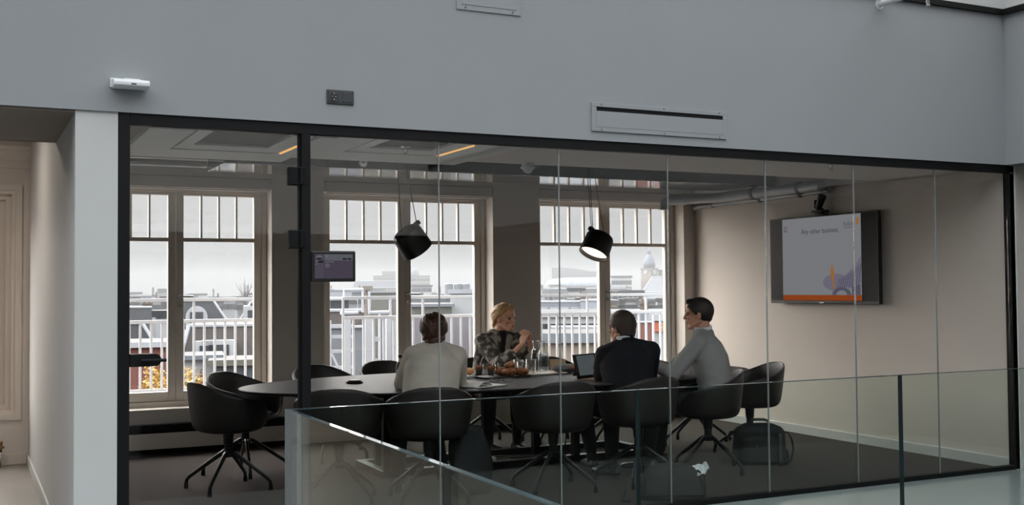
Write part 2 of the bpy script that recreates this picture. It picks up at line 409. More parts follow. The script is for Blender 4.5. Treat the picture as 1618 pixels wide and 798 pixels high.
def make_chair():
    root = empty('armchair', (0, 0, 0))
    bm = bmesh.new(); N, K = 60, 14
    c = bm.verts.new(shell_pt(0, 0)); R = []
    for j in range(1, K + 1):
        R.append([bm.verts.new(shell_pt(360 * i / N, j / K)) for i in range(N)])
    for i in range(N): bm.faces.new((c, R[0][(i + 1) % N], R[0][i]))
    for a, d in zip(R, R[1:]):
        for i in range(N):
            j = (i + 1) % N; bm.faces.new((a[i], a[j], d[j], d[i]))
    bmesh.ops.recalc_face_normals(bm, faces=bm.faces)
    for _ in range(2): bmesh.ops.smooth_vert(bm, verts=[v for v in bm.verts if v.index < 0 or not v.is_boundary], factor=.5, use_axis_x=True, use_axis_y=True, use_axis_z=True)
    b = B(); b.add(bm)
    sh = b.build('shell', MATS['black_leather'], root, True)
    s = sh.modifiers.new('t', 'SOLIDIFY'); s.thickness = .016; s.offset = 1.0
    s = sh.modifiers.new('s', 'SUBSURF'); s.levels = 1; s.render_levels = 1
    b = B(); pts = []
    for i in range(121):
        th = -150 + 300 * i / 120; p = shell_pt(th, .985); pts.append(p * 1.0 + V((p.x, p.y, 0)).normalized() * -.003 + V((0, 0, .004)))
    b.tube(pts, .0035, n=6); b.build('piping', MATS['piping'], root, True)
    b = B(); b.lathe([(0.001, .448), (.16, .45), (.20, .456), (.215, .468), (.20, .482), (.12, .490), (.001, .492)], n=32, cap=False, M=Matrix.Translation((0, .01, .0)))
    b.build('seat_pad', MATS['black_leather'], root, True)
    b = B(); b.lathe([(.10, .432), (.10, .420), (.040, .408), (.036, .33), (.030, .328), (.030, .27), (.042, .262), (.042, .238), (.02, .232)], n=24); b.build('swivel_column', MATS['black_metal'], root, 'auto')
    for k in range(4):
        a = PI / 4 + k * PI / 2; d = V((math.cos(a), math.sin(a), 0))
        b = B(); b.tube([d * .02 + V((0, 0, .262)), d * .045 + V((0, 0, .262)), d * .075 + V((0, 0, .245)), d * .30 + V((0, 0, .088)), d * .322 + V((0, 0, .066)), d * .328 + V((0, 0, .035))], [(.017, .016), (.017, .016), (.017, .015), (.014, .013), (.0135, .013), (.0135, .013)], n=10)
        lg = b.build('leg', MATS['black_metal'], root, True)
        b = B(); b.lathe([(.0145, .0), (.0165, .004), (.015, .04), (.001, .041)], c=d * .328, n=14); b.build('foot_cap', MATS['rubber'], lg, 'auto')
    return root
chair0 = make_chair()
NEAR = 'bucket armchairs around the oval table'
def face(dx, dy): return math.atan2(-dx, dy)
CH = [  # x, y, facing, label
    (1.04, 2.18, (1.0, .18), 'black bucket armchair at the left tip of the oval table, legs fully in view'),
    (1.60, 1.27, (.35, .93), 'empty black armchair behind the corner of the glass balustrade, backing onto the door post'),
    (2.18, 1.07, (.22, .97), 'black armchair holding the woman in the cream knitted jumper'),
    (3.13, 1.01, (.12, .99), 'empty black armchair between the knitted jumper and the dark suit'),
    (3.84, .98, (-.10, 1.0), 'black armchair holding the man in the dark navy suit'),
    (4.60, 1.14, (-.86, .5), 'black armchair holding the man in the grey sweater'),
    (5.38, 1.60, (-.96, .25), 'black armchair at the right tip of the table, behind the laptop bag'),
    (1.32, 2.85, (.62, -.78), 'black armchair beyond the left tip of the table, in front of the left window'),
    (2.13, 3.24, (.30, -.95), 'empty black armchair showing beyond the door post against the pier'),
    (2.80, 3.42, (.12, -.99), 'empty black armchair beneath the middle window, left of the knitted jumper'),
    (3.70, 3.36, (-.02, -1.0), 'black armchair holding the woman in the patterned cardigan'),
    (4.28, 3.12, (-.12, -.99), 'empty black armchair behind the glass carafes'),
    (4.86, 2.95, (-.35, -.93), 'empty black armchair behind the tablet computer, beside the dark suit'),
    (5.40, 2.42, (-.75, -.65), 'empty black armchair behind the clasped hands of the grey sweater man'),
]
chairs = []
for i, (x, y, f, lab) in enumerate(CH):
    o = chair0 if i == 0 else copy_tree(chair0)
    o.location = (x, y, 0); o.rotation_euler = (0, 0, face(*f)); tag(o, lab, 'chair', NEAR); chairs.append(o)

# ------------------------------------------------------------------ table
TX, TY, TA, TB = 3.30, 1.97, 2.22, .97
tb = empty('conference_table', (TX, TY, 0), label='long oval black conference table on square steel posts', cat='table')
def oval(a, b_, n=96, e=2.12): return [(a * math.copysign(abs(math.cos(2*PI*k/n)) ** (2/e), math.cos(2*PI*k/n)), b_ * math.copysign(abs(math.sin(2*PI*k/n)) ** (2/e), math.sin(2*PI*k/n))) for k in range(n)]
b = B(); rs = []
for s, z in ((-.045, .714), (-.006, .728), (0, .732), (0, .737), (-.003, .740)):
    rs.append([V((x, y, z)) for x, y in oval(TA + s, TB + s)])
b.rings(rs); b.build('tabletop', MATS['table_top'], tb, 'auto')
b = B(); b.box(-1.45, 1.45, -.26, -.20, .66, .713); b.box(-1.45, 1.45, .20, .26, .66, .713)
for x in (-1.45, -.62, .62, 1.39): b.box(x, x + .06, -.26, .26, .66, .713)
b.build('under_frame', MATS['black_metal'], tb)
for x in (-1.03, -.17, .62, 1.30):
    for y in (.14, ) if False else (.14,): pass
for x, y in ((-1.06, .13), (-.19, .16), (.63, .13), (-.95, .62), (.47, .55), (1.32, .13), (1.30, .62)):
    b = B(); b.box(x - .03, x + .03, y - .03, y + .03, .012, .70, .003); b.build('post', MATS['black_metal'], tb)
b = B()
b.box(-1.10, 1.42, .10, .17, .0, .05, .004); b.box(-1.10, 1.42, .70, .77, .0, .05, .004); b.box(-1.10, -1.03, .17, .70, .0, .05, .004); b.box(1.35, 1.42, .17, .70, .0, .05, .004)
b.box(-1.0, 1.35, .56, .62, .66, .712); b.box(-.98, -.92, -.2, .66, .66, .712); b.box(1.27, 1.33, -.2, .66, .66, .712)
b.build('floor_frame', MATS['black_metal'], tb)
# power strip and cables lying in the floor frame
ps = B(); ps.box(2.9, 3.3, 2.33, 2.39, .0, .045, .006)
for k in range(5): ps.cyl((2.95 + k * .075, 2.36, .044), (2.95 + k * .075, 2.36, .05), .02)
tag(ps.build('power_strip', MATS['device_white']), 'pale power strip on the carpet under the table', 'power strip')
mat('cable_grey', (120,112,104), 0.5); mat('cable_red', (120,66,50), 0.5)
def cable(pts, r, m, lab):
    b = B(); P = [V(p) for p in pts]; Q = []
    for i in range(len(P) - 1):
        p0, p1, p2, p3 = P[max(i-1,0)], P[i], P[i+1], P[min(i+2,len(P)-1)]
        for k in range(8):
            t = k / 8
            Q.append(.5 * ((2*p1) + (p2-p0)*t + (2*p0-5*p1+4*p2-p3)*t*t + (3*p1-p0-3*p2+p3)*t**3))
    Q.append(P[-1]); b.tube(Q, r, n=8)
    return tag(b.build('cable', m, None, True), lab, 'cable', 'loose cables under the table')
cable([(2.75, 2.30, .012), (2.95, 2.48, .012), (3.2, 2.55, .015), (3.45, 2.40, .012), (3.3, 2.28, .012), (3.1, 2.45, .03), (3.35, 2.60, .012), (3.7, 2.45, .012)], .006, MATS['cable_grey'], 'grey cable coiled on the carpet inside the floor frame of the table')
cable([(3.1, 2.36, .05), (3.25, 2.25, .02), (3.6, 2.30, .012), (3.9, 2.50, .012), (4.2, 2.35, .012), (4.5, 2.45, .012)], .007, MATS['cable_red'], 'reddish brown cable running along the floor under the table')
cable([(3.78, 2.2, .70), (3.80, 2.18, .5), (3.87, 2.15, .25), (3.83, 2.2, .05), (3.6, 2.35, .012), (3.3, 2.33, .05)], .005, MATS['cord'], 'black cable hanging from the table edge to the floor')
cable([(3.86, 2.22, .70), (3.93, 2.2, .45), (3.90, 2.2, .2), (3.96, 2.3, .012), (4.3, 2.5, .012)], .005, MATS['cord'], 'second black cable hanging beside the table post')

# ------------------------------------------------------------------ convector grille, valve, pipes, devices
cv = empty('convector_heater', (1.0, WY, .2), label='long low convector heater with a dark fin grille under the left window', cat='heater')
b = B(); b.box(-.98, .98, -.11, -.013, -.14, .0, .004); b.build('casing', MATS['pier_paint'], cv)
b = B(); b.box(-.98, .98, -.10, -.013, .0, .075)
for k in range(96): b.box(-.975 + k * .0205, -.971 + k * .0205, -.112, -.10, .0, .085)
b.build('fin_grille', MATS['black_gap'], cv)
def valve(x, y, z, lab):
    v = empty('radiator_valve', (x, y, 0), label=lab, cat='valve')
    b = B(); b.cyl((0, 0, 0), (0, 0, z - .02), .009); b.build('riser_pipe', MATS['chrome'], v, True)
    b = B(); b.cyl((0, 0, z - .03), (0, 0, z + .03), .014); b.cyl((-.03, 0, z + .005), (.03, 0, z + .005), .011); b.cyl((0, 0, z + .03), (0, 0, z + .055), .018); b.build('valve_body', MATS['brass'], v, True)
valve(2.02, 4.16, .24, 'metal radiator valve on a pipe beside the left window pier')
valve(-.43, 4.13, .16, 'brass radiator valve on a short pipe in the corridor on the left')

# wall-mounted white box
o = empty('wireless_access_box', (.045, -.014, 2.55), label='white plastic box on a bracket on the grey wall above the white pilaster', cat='device')
b = B(); b.box(-.088, .082, -.012, 0, -.02, .028, .003); b.box(-.02, .06, -.02, -.008, -.01, .03, .002); b.build('bracket', MATS['device_white'], o)
b = B(); b.prism([(-.012, -.022), (-.012, .022), (-.10, .010), (-.115, -.004), (-.115, -.022), (-.10, -.030), (-.03, -.030)], 'x', -.082, .098); bo = b.build('housing', MATS['device_white'], o, bevel=.004)
b = B(); b.box(.005, .03, -.1165, -.115, -.017, -.011); b.build('badge', MATS['socket_grey'], o)
# double socket
o = empty('wall_socket', (1.207, -.014, 2.5625), label='dark grey double wall socket on the grey wall above the glass', cat='socket')
b = B(); b.box(-.081, .081, -.010, 0, -.041, .041, .004); b.build('frame', MATS['socket_grey'], o)
b = B(); b.box(-.070, -.010, -.013, -.009, -.030, .030, .003); b.lathe([(.024, 0), (.024, .001), (.020, .001)], n=24, M=Matrix.Translation((-.04, -.0145, 0)) @ Matrix.Rotation(PI/2, 4, 'X')); pl_ = b.build('socket_insert', MATS['socket_grey'], o)
b = B(); b.cyl((-.04, -.0165, 0), (-.04, -.0125, 0), .0195); b.build('socket_well', MATS['socket_dark'], pl_)
b = B()
for x in (-.0495, -.0305): b.cyl((x, -.018, 0), (x, -.0155, 0), .003, n=8)
b.box(-.042, -.038, -.019, -.016, .012, .02); b.box(-.042, -.038, -.019, -.016, -.02, -.012); b.build('contact', MATS['chrome'], pl_)
b = B(); b.box(.010, .070, -.013, -.009, -.030, .030, .003)
for k in range(4): b.box(.02 + k * .012, .026 + k * .012, -.0138, -.0128, -.016, .016)
b.build('blank_insert', MATS['socket_grey'], o)
# ventilation panel with slot
o = empty('vent_panel', (3.405, -.014, 2.555), label='long grey ventilation panel with a dark slot above the glass wall', cat='vent')
b = B(); b.box(-.532, .532, -.012, 0, .065, .093); b.box(-.532, .532, -.012, 0, -.093, .038); b.box(-.532, -.497, -.012, 0, .038, .065); b.box(.502, .532, -.012, 0, .038, .065); b.build('faceplate', MATS['fascia_paint'], o, bevel=.0015)
b = B(); b.box(-.500, .505, -.004, -.001, .036, .067); b.build('slot', MATS['black_gap'], o)
b = B(); b.box(-.498, .500, -.0135, -.012, -.064, -.062); b.box(-.498, -.4965, -.0135, -.012, -.062, .036); b.box(.4985, .500, -.0135, -.012, -.062, .036); b.build('inner_edge', MATS['fascia_paint'], o)
for x in (-.46, 0.02, .47):
    for z in (.082, -.082): b = B(); b.cyl((x, -.0145, z), (x, -.011, z), .004, n=10); b.build('screw', MATS['socket_grey'], o)
# access hatch at the top
o = empty('access_hatch', (2.155, -.014, 3.30), label='square grey access hatch at the top edge above the glass', cat='hatch')
b = B(); b.box(-.217, .217, -.008, 0, -.150, .22); b.build('frame', MATS['fascia_paint'], o, bevel=.001)
b = B(); b.box(-.185, .185, -.011, -.008, -.118, .19); b.build('door', MATS['fascia_paint'], o, bevel=.001)
for x in (-.16, .16): b = B(); b.cyl((x, -.0125, -.135), (x, -.007, -.135), .004, n=10); b.build('screw', MATS['socket_grey'], o)
# sprinkler pipe out of the fascia
o = empty('sprinkler_pipe', (5.36, -.014, 3.545), label='white sprinkler pipe coming out of the grey wall by the black channel', cat='pipe')
b = B(); b.tube([(0, .02, .0), (0, -.10, .0), (0, -.5, .0), (0, -.9, .0)], .024, n=16); b.lathe([(.04, 0), (.04, .004)], n=20, M=Matrix.Rotation(PI/2, 4, 'X')); b.build('pipe', MATS['device_white'], o, 'auto')
b = B(); b.cyl((0, -.46, -.055), (0, -.46, -.02), .028); b.cyl((0, -.46, -.075), (0, -.46, -.05), .014); b.build('fitting', MATS['device_white'], o, 'auto')
b = B(); b.tube([(-.012, -.46, -.075), (-.014, -.46, -.10), (0, -.46, -.115)], .003, n=6); b.tube([(.012, -.46, -.075), (.014, -.46, -.10), (0, -.46, -.115)], .003, n=6); b.cyl((0, -.46, -.118), (0, -.46, -.114), .018); b.cyl((0, -.46, -.105), (0, -.46, -.075), .003); b.build('sprinkler_head', MATS['chrome'], o, 'auto')

# ------------------------------------------------------------------ ceiling rafts with a warm strip
def raft(name, x0, x1, y0, y1, z, lx, ly0, ly1, lab):
    o = empty(name, ((x0 + x1) / 2, (y0 + y1) / 2, z), label=lab, cat='ceiling light', group='ceiling rafts with warm light strips')
    X0, X1, Y0, Y1 = x0 - (x0+x1)/2, x1 - (x0+x1)/2, y0 - (y0+y1)/2, y1 - (y0+y1)/2
    gx0, gx1, gy1 = X0 + .24, lx - (x0+x1)/2, Y1 - .44
    b = B()
    b.box(X0, gx0, Y0, Y1, 0, .03); b.box(gx1 + .012, X1, Y0, Y1, 0, .03); b.box(gx0, gx1 + .012, gy1, Y1, 0, .03); b.build('frame', MATS['raft_paint'], o)
    b = B(); b.box(gx0, gx1 + .01, Y0, gy1, .018, .035); b.build('groove', MATS['plenum_dark'], o)
    b = B(); b.box(gx0 + .02, gx0 + .10, Y0, gy1 - .02, .004, .03); b.box(gx1 - .14, gx1 - .018, Y0, gy1 - .02, .004, .03); b.box(gx0 + .10, gx1 - .14, gy1 - .24, gy1 - .02, .004, .03); b.build('inner_ring', MATS['raft_paint'], o)
    b = B(); b.box(gx0 + .10, gx1 - .14, Y0, gy1 - .24, .026, .034); b.build('centre_panel', MATS['raft_paint'], o)
    b = B(); b.box(gx1 - .004, gx1 + .010, ly0 - (y0+y1)/2, ly1 - (y0+y1)/2, .001, .008); b.build('light_strip', MATS['led_glow'], o)
raft('ceiling_raft', .17, 1.22, .06, 1.36, 2.335, 1.10, .36, 1.10, 'pale square ceiling raft with a warm light strip above the glass door')
raft('ceiling_raft', 1.24, 2.46, .06, 1.25, 2.355, 2.15, .22, .93, 'pale square ceiling raft with a warm light strip right of the door post')

# smoke detector, sprinklers, ducts
o = empty('smoke_detector', (3.03, 1.18, 2.39), label='white dome detector under the ceiling left of the second joint', cat='detector')
b = B(); b.lathe([(.047, 0), (.047, -.025), (.055, -.03), (.056, -.038), (.05, -.043)], n=28); b.build('base', MATS['device_white'], o, 'auto')
b = B(); b.lathe([(.052, -.042), (.036, -.055), (.025, -.07), (.012, -.078), (.001, -.08)], n=28); b.build('dome', MATS['device_white'], o, True)
def sprinkler(x, y, z, lab, side=False):
    o = empty('sprinkler', (x, y, z), label=lab, cat='sprinkler')
    if side: o.rotation_euler = (math.radians(-70), 0, math.radians(-20))
    b = B(); b.lathe([(.034, 0), (.034, -.003), (.014, -.006), (.011, -.018)], n=20); b.build('escutcheon', MATS['chrome'], o, 'auto')
    b = B(); b.tube([(-.009, 0, -.016), (-.012, 0, -.034), (0, 0, -.044)], .0025, n=6); b.tube([(.009, 0, -.016), (.012, 0, -.034), (0, 0, -.044)], .0025, n=6); b.cyl((0, 0, -.046), (0, 0, -.043), .015); b.build('deflector', MATS['chrome'], o, 'auto')
sprinkler(1.77, .42, 2.359, 'small chrome sprinkler in the pale ceiling raft')
sprinkler(5.27, .42, 2.39, 'small chrome sprinkler in the brown ceiling above the screen')
sprinkler(2.28, 2.74, 2.515, 'chrome side sprinkler on the dark beam left of the first pendant', True)
def duct(name, pts, r, lab, flanges=(), m='duct_metal'):
    o = empty(name, pts[0], label=lab, cat='duct'); p0 = V(pts[0]); P = [V(p) - p0 for p in pts]
    b = B(); b.tube(P, r, n=20); b.build('pipe', MATS[m], o, 'auto')
    for a in flanges:
        i = int(a); q = P[i].lerp(P[i + 1], a - i); d = (P[i + 1] - P[i]).normalized()
        b = B(); b.cyl(q - d * .02, q + d * .02, r + .007); b.build('collar', MATS['black_plastic' if a % 1 > .45 else m], o, 'auto')
    return o
duct('ventilation_duct', [(6.12, 3.95, 2.30), (6.12, 3.95, 2.37), (6.16, 3.90, 2.405), (6.50, 3.48, 2.405), (6.54, 2.55, 2.405), (6.54, 1.95, 2.405)], .055, 'round grey ventilation duct bending under the beam by the right wall', (2.3, 3.6, 4.5))
duct('pipe_run', [(6.685, 4.18, 2.345), (6.685, 4.05, 2.36), (6.685, 2.0, 2.37)], .028, 'thin grey pipe running along the top of the right wall', (1.1, 1.5, 1.8))
for k, (y, z) in enumerate(((3.70, 2.62), (3.80, 2.66), (3.90, 2.58))):
    duct('service_pipe', [(.05, y, z), (1.215, y, z)], .03, ('upper rear', 'topmost', 'lowest')[k] + ' of three grey pipes under the ceiling behind the door', ())

# ------------------------------------------------------------------ pendants
def pendant(loc, tilt, lab, cords, sc=1.0):
    o = empty('pendant_lamp', loc, label=lab, cat='lamp', group='black pendant spotlights over the table')
    T = Matrix.Rotation(tilt[1], 4, 'Z') @ Matrix.Rotation(tilt[0], 4, 'Y')
    r = .128
    b = B(); prof = [(.001, .105), (.05, .104), (.085, .097), (.108, .083), (.119, .062), (.123, .0), (r, -.10), (r - .006, -.10), (.116, .0), (.111, .058), (.08, .088), (.001, .096)]
    b.lathe(prof, n=40, cap=False, M=T); b.build('lamp_shade', MATS['lamp_black'], o, 'auto')
    b = B(); b.lathe([(.001, -.058), (.08, -.060), (.119, -.066), (.119, -.06), (.001, -.05)], n=36, cap=False, M=T); b.build('diffuser', MATS['lamp_glow'], o, True)
    b = B(); b.box(-.15, -.10, -.018, .018, .055, .09, .006, M=T); b.build('cord_clamp', MATS['lamp_black'], o)
    for tx, ty, lx, lz in cords:
        p = T @ V((lx, 0, lz)); b = B(); b.tube([p, p.lerp(V((tx, ty, 3.0 - loc[2])), .1) + V(((tx - p.x) * -.02, 0, 0)), (tx, ty, 3.0 - loc[2])], .0035, n=6); b.build('suspension_cord', MATS['cord'], o)
    ld = bpy.data.lights.new('pendant_bulb', 'SPOT'); ld.energy = 14; ld.spot_size = math.radians(110); ld.spot_blend = .6; ld.color = (1, .86, .68); ld.shadow_soft_size = .06
    lo = bpy.data.objects.new('bulb', ld); COL.objects.link(lo); lo.parent = o
    lo.matrix_local = T @ Matrix.Translation((0, 0, -.075))
pendant((2.40, 1.95, 1.838), (math.radians(38), math.radians(192)), 'black pendant spotlight tipped away, hanging left of the first glass joint', ((-.03, .3, .03, .105), (-.02, .35, -.125, .08)))
pendant((4.08, 1.95, 1.825), (math.radians(30), math.radians(15)), 'lit black pendant spotlight with a glowing face, hanging right of the second joint', ((.05, .3, -.13, .085), (.02, .2, -.11, .085), (.12, .4, .04, .10)))

# ------------------------------------------------------------------ screen on the right wall
mat('screen_black', (12,12,13), 0.3, var=0.02, spec=.12); mat('screen_bezel', (20,20,21), 0.3)
emis('slide_paper', (118,119,122), 1.0); emis('slide_orange', (132,62,26), 1.0); emis('slide_ink', (58,58,62), 1.0); emis('slide_grey', (96,96,106), 1.0); emis('slide_lilac', (104,100,116), 1.0); emis('slide_lilac_dark', (80,78,94), 1.0); emis('slide_gold', (146,98,52), 1.0); emis('slide_violet', (98,72,92), 1.0); emis('screen_side', (30,31,33), 1.0)
TVY0, TVY1, TVZ0, TVZ1 = 1.347, 2.836, 1.288, 2.138
tv = empty('wall_screen', (RX, (TVY0 + TVY1) / 2, (TVZ0 + TVZ1) / 2), label='large flat presentation screen on the right wall showing a slide', cat='screen')
W2, H2 = (TVY1 - TVY0) / 2, (TVZ1 - TVZ0) / 2
b = B(); b.box(-.085, -.04, -W2, W2, -H2, H2, .004); b.build('casing', MATS['screen_bezel'], tv)
b = B(); b.box(-.04, -.0, -.25, .25, -.2, .2); b.build('wall_mount', MATS['black_metal'], tv)
b = B(); b.box(-.0866, -.084, -W2 + .012, W2 - .012, -H2 + .025, H2 - .012); b.build('display', MATS['screen_black'], tv)
b = B(); b.box(-.0885, -.085, -.03, .03, -H2 + .004, -H2 + .016); b.build('badge', MATS['chrome'], tv)
# the slide: local u runs to the right as read (towards -y), v upwards
sx = -.0868
S0, S1 = 2.641 - 2.0915, 1.555 - 2.0915            # y of the slide's two edges
b = B(); b.box(sx - .0004, sx, S1, S0, -H2 + .03, H2 - .016); slide = b.build('slide', MATS['slide_paper'], tv)
sw = S0 - S1; zt = H2 - .016; zb_ = -H2 + .03
RT = Matrix(((0, 0, -1), (-1, 0, 0), (0, 1, 0)))  # text x -> -y, text y -> z, text z -> -x
def su(u, v): return (sx - .0006, S0 - u * sw, zb_ + v * (zt - zb_))
b = B(); b.box(sx - .0010, sx - .0006, S1, S0, zb_, zb_ + .066 * (zt - zb_)); b.build('footer_band', MATS['slide_orange'], slide)
text('title', 'Any other business', .066, MATS['slide_ink'], slide, su(.258, .805), RT)
def slide_poly(name, pts, m, lift=.0012):
    bm = bmesh.new(); bm.faces.new([bm.verts.new((sx - lift, S0 - u * sw, zb_ + v * (zt - zb_))) for u, v in pts]); bm.normal_update()
    r = bmesh.ops.extrude_face_region(bm, geom=list(bm.faces)); bmesh.ops.translate(bm, verts=[g for g in r['geom'] if isinstance(g, bmesh.types.BMVert)], vec=(.0006, 0, 0))
    b = B(); b.add(bm); return b.build(name, m, slide)
def arc(cx, cy, rx, ry, a0, a1, n=24): return [(cx + rx * math.cos(math.radians(a0 + (a1-a0)*k/n)), cy + ry * math.sin(math.radians(a0 + (a1-a0)*k/n))) for k in range(n + 1)]
slide_poly('ring_logo', arc(.045, .875, .024, .036, 0, 350) + list(reversed(arc(.045, .875, .014, .021, 0, 350))), MATS['slide_violet'])
b = B()
for k in range(7): b.box(sx - .0012, sx - .0006, S0 - (.795 + k * .018 + .012) * sw, S0 - (.795 + k * .018) * sw, zb_ + .865 * (zt - zb_), zb_ + (.905 if k % 3 else .925) * (zt - zb_))
b.build('logo_lettering', MATS['slide_grey'], slide)
b = B(); b.box(sx - .0012, sx - .0006, S0 - .925 * sw, S0 - .80 * sw, zb_ + .842 * (zt - zb_), zb_ + .850 * (zt - zb_)); b.build('logo_line', MATS['slide_violet'], slide)
slide_poly('logo_dot', arc(.962, .915, .016, .045, 0, 340), MATS['slide_gold'])
slide_poly('disc', arc(.69, .215, .158, .10, 0, 355, 40), MATS['slide_lilac'], .0011)
slide_poly('sweep', [(.80, .29), (.88, .36), (.95, .44), (.995, .52), (.995, .22), (.92, .16), (.84, .14)], MATS['slide_lilac'], .0011)
for k in range(10):
    a = k / 9
    u0, v0 = .70 + .26 * a, .13 + .05 * a; u1, v1 = .735 + .255 * a, .255 + .17 * a ** 1.3
    slide_poly('sweep_stripe', [(u0, v0), (u0 + .010, v0), (u1 + .012, v1), (u1, v1)], MATS['slide_lilac_dark'], .0016)
slide_poly('arch', arc(.76, .068, .115, .09, 0, 180) + list(reversed(arc(.76, .068, .065, .052, 0, 180))), MATS['slide_lilac_dark'], .0014)
slide_poly('arch', [(.885, .068), (.985, .068), (.985, .19), (.885, .17)], MATS['slide_lilac_dark'], .0014)
for pts in (arc(.648, .398, .014, .02, 0, 345, 16), [(.632, .375), (.664, .375), (.676, .30), (.668, .24), (.636, .25), (.628, .31)], [(.640, .25), (.664, .25), (.674, .17), (.684, .135), (.664, .135), (.650, .19)]):
    slide_poly('figurine', pts, MATS['slide_gold'], .0020)
# camera on top of the screen
o = empty('conference_camera', (RX - .075, 2.075, TVZ1), label='black pan-tilt conference camera on top of the wall screen', cat='camera')
b = B(); b.box(-.05, .05, -.05, .06, .0, .012, .004); b.tube([(0, -.05, .006), (.02, -.08, -.01), (.03, -.10, -.04)], .012, n=8); b.build('clip', MATS['black_plastic'], o)
b = B(); b.box(-.055, .055, -.045, .10, .022, .048, .012); b.cyl((0, .02, .01), (0, .02, .03), .03); b.build('base', MATS['socket_grey'], o)
b = B(); b.cyl((0, .03, .046), (0, .03, .065), .035); b.box(-.03, .03, .055, .085, .06, .15, .012); b.build('yoke', MATS['black_plastic'], o)
b = B(); T = Matrix.Translation((0, .02, .13)) @ Matrix.Rotation(math.radians(28), 4, 'X'); b.lathe([(.022, -.08), (.032, -.06), (.038, .03), (.04, .065), (.034, .068)], n=24, M=T); hd = b.build('head', MATS['black_plastic'], o, 'auto')
b = B(); b.lathe([(.028, .066), (.028, .070), (.001, .071)], n=24, M=T); b.build('lens', MATS['screen_black'], hd)

# room tablet on the glass by the door
emis('tab_blue', (82,86,92), 1.0); emis('tab_purple', (66,60,72), 1.0); emis('tab_side', (70,66,76), 1.0); emis('tab_ink', (118,116,124), 1.0); emis('tab_dark', (34,33,38), 1.0)
o = empty('room_tablet', (1.168, .0, 1.593), label='black room-booking tablet with a purple screen mounted on the glass by the door post', cat='tablet')
b = B(); b.box(-.131, .131, -.012, .022, -.088, .088, .008); b.build('casing', MATS['black_plastic'], o)
b = B(); b.box(-.112, .112, -.0130, -.012, -.069, .069); scn = b.build('display', MATS['tab_purple'], o)
yy = -.0131
def tq(name, x0, x1, z0, z1, m): b = B(); b.box(x0, x1, yy - .0004, yy, z0, z1); return b.build(name, MATS[m], scn)
tq('side_column', -.112, -.060, -.069, .069, 'tab_side'); tq('header', -.055, .112, .033, .069, 'tab_blue')
yy -= .0005
tq('button', .052, .076, .037, .047, 'tab_dark'); tq('button', .082, .104, .037, .047, 'tab_dark'); tq('button', -.097, -.074, .038, .047, 'tab_dark'); tq('selected_row', -.092, -.062, .020, .032, 'tab_dark')
text('room_number', '3.0', .015, MATS['tab_ink'], scn, (-.052, yy, .052), Matrix.Rotation(PI/2, 3, 'X'), ext=.0002)
for x0, x1, z in ((-.096, -.076, .060), (-.104, -.066, .054), (-.108, -.09, .029), (-.108, -.094, .013), (-.05, -.0, .025), (-.05, -.03, .013), (-.05, -.022, .005), (-.05, -.028, -.004)):
    tq('text_line', x0, x1, z - .0012, z + .0012, 'tab_ink')
# ------------------------------------------------------------------ people
mat('skin_fair', (226,176,150), 0.5, var=0.05, scale=14); mat('skin_warm', (206,152,124), 0.5, var=0.05, scale=14)
def strand(name, c0, c1, sc=60):
    m = mat(name, c0, 0.5, var=0.1); nt = m.node_tree; b = nt.nodes['Principled BSDF']
    tc = nt.nodes.new('ShaderNodeTexCoord'); mp = nt.nodes.new('ShaderNodeMapping'); mp.inputs['Scale'].default_value = (6, 1.2, 3); n = nt.nodes.new('ShaderNodeTexNoise'); n.inputs['Scale'].default_value = sc; n.inputs['Detail'].default_value = 3
    nt.links.new(tc.outputs['Object'], mp.inputs[0]); nt.links.new(mp.outputs[0], n.inputs['Vector'])
    r = nt.nodes.new('ShaderNodeValToRGB'); r.color_ramp.elements[0].position = .35; r.color_ramp.elements[1].position = .65
    r.color_ramp.elements[0].color = rgb(*c0); r.color_ramp.elements[1].color = rgb(*c1)
    nt.links.new(n.outputs['Fac'], r.inputs[0]); nt.links.new(r.outputs[0], b.inputs['Base Color'])
    bp = nt.nodes.new('ShaderNodeBump'); bp.inputs['Strength'].default_value = .5; bp.inputs['Distance'].default_value = .006
    nt.links.new(n.outputs['Fac'], bp.inputs['Height']); nt.links.new(bp.outputs[0], b.inputs['Normal'])
    return m
strand('hair_auburn', (40,24,17), (92,54,36), 26); strand('hair_blonde', (168,128,84), (212,174,124), 22); strand('hair_dark', (22,18,15), (48,38,31)); strand('hair_brown', (36,27,21), (70,52,40))
def knit(name, col, sc=110):
    m = mat(name, col, 0.9, var=0.08, scale=9, spec=0.15); nt = m.node_tree; b = nt.nodes['Principled BSDF']
    tc = nt.nodes.new('ShaderNodeTexCoord'); wv = nt.nodes.new('ShaderNodeTexWave'); wv.inputs['Scale'].default_value = sc; wv.bands_direction = 'DIAGONAL'; wv.inputs['Distortion'].default_value = 6; wv.inputs['Detail Scale'].default_value = 6
    bp = nt.nodes.new('ShaderNodeBump'); bp.inputs['Strength'].default_value = .6; bp.inputs['Distance'].default_value = .004
    nt.links.new(tc.outputs['Object'], wv.inputs['Vector']); nt.links.new(wv.outputs['Fac'], bp.inputs['Height']); nt.links.new(bp.outputs[0], b.inputs['Normal'])
    return m
knit('jumper_cream', (214,206,192), 60); knit('sweater_grey', (172,172,168), 260)
mat('suit_navy', (21,23,29), 0.85, var=0.05, scale=12, spec=.2); mat('trousers_dark', (25,25,28), 0.85, var=0.1); mat('shirt_white', (222,224,226), 0.7, var=.02)
mat('boot_black', (18,17,17), 0.28, var=.05); mat('top_black', (22,22,24), .85); mat('scarf_grey', (150,147,142), .85, var=.08, scale=20)
m = mat('cardigan_print', (90,88,84), .85); nt = m.node_tree
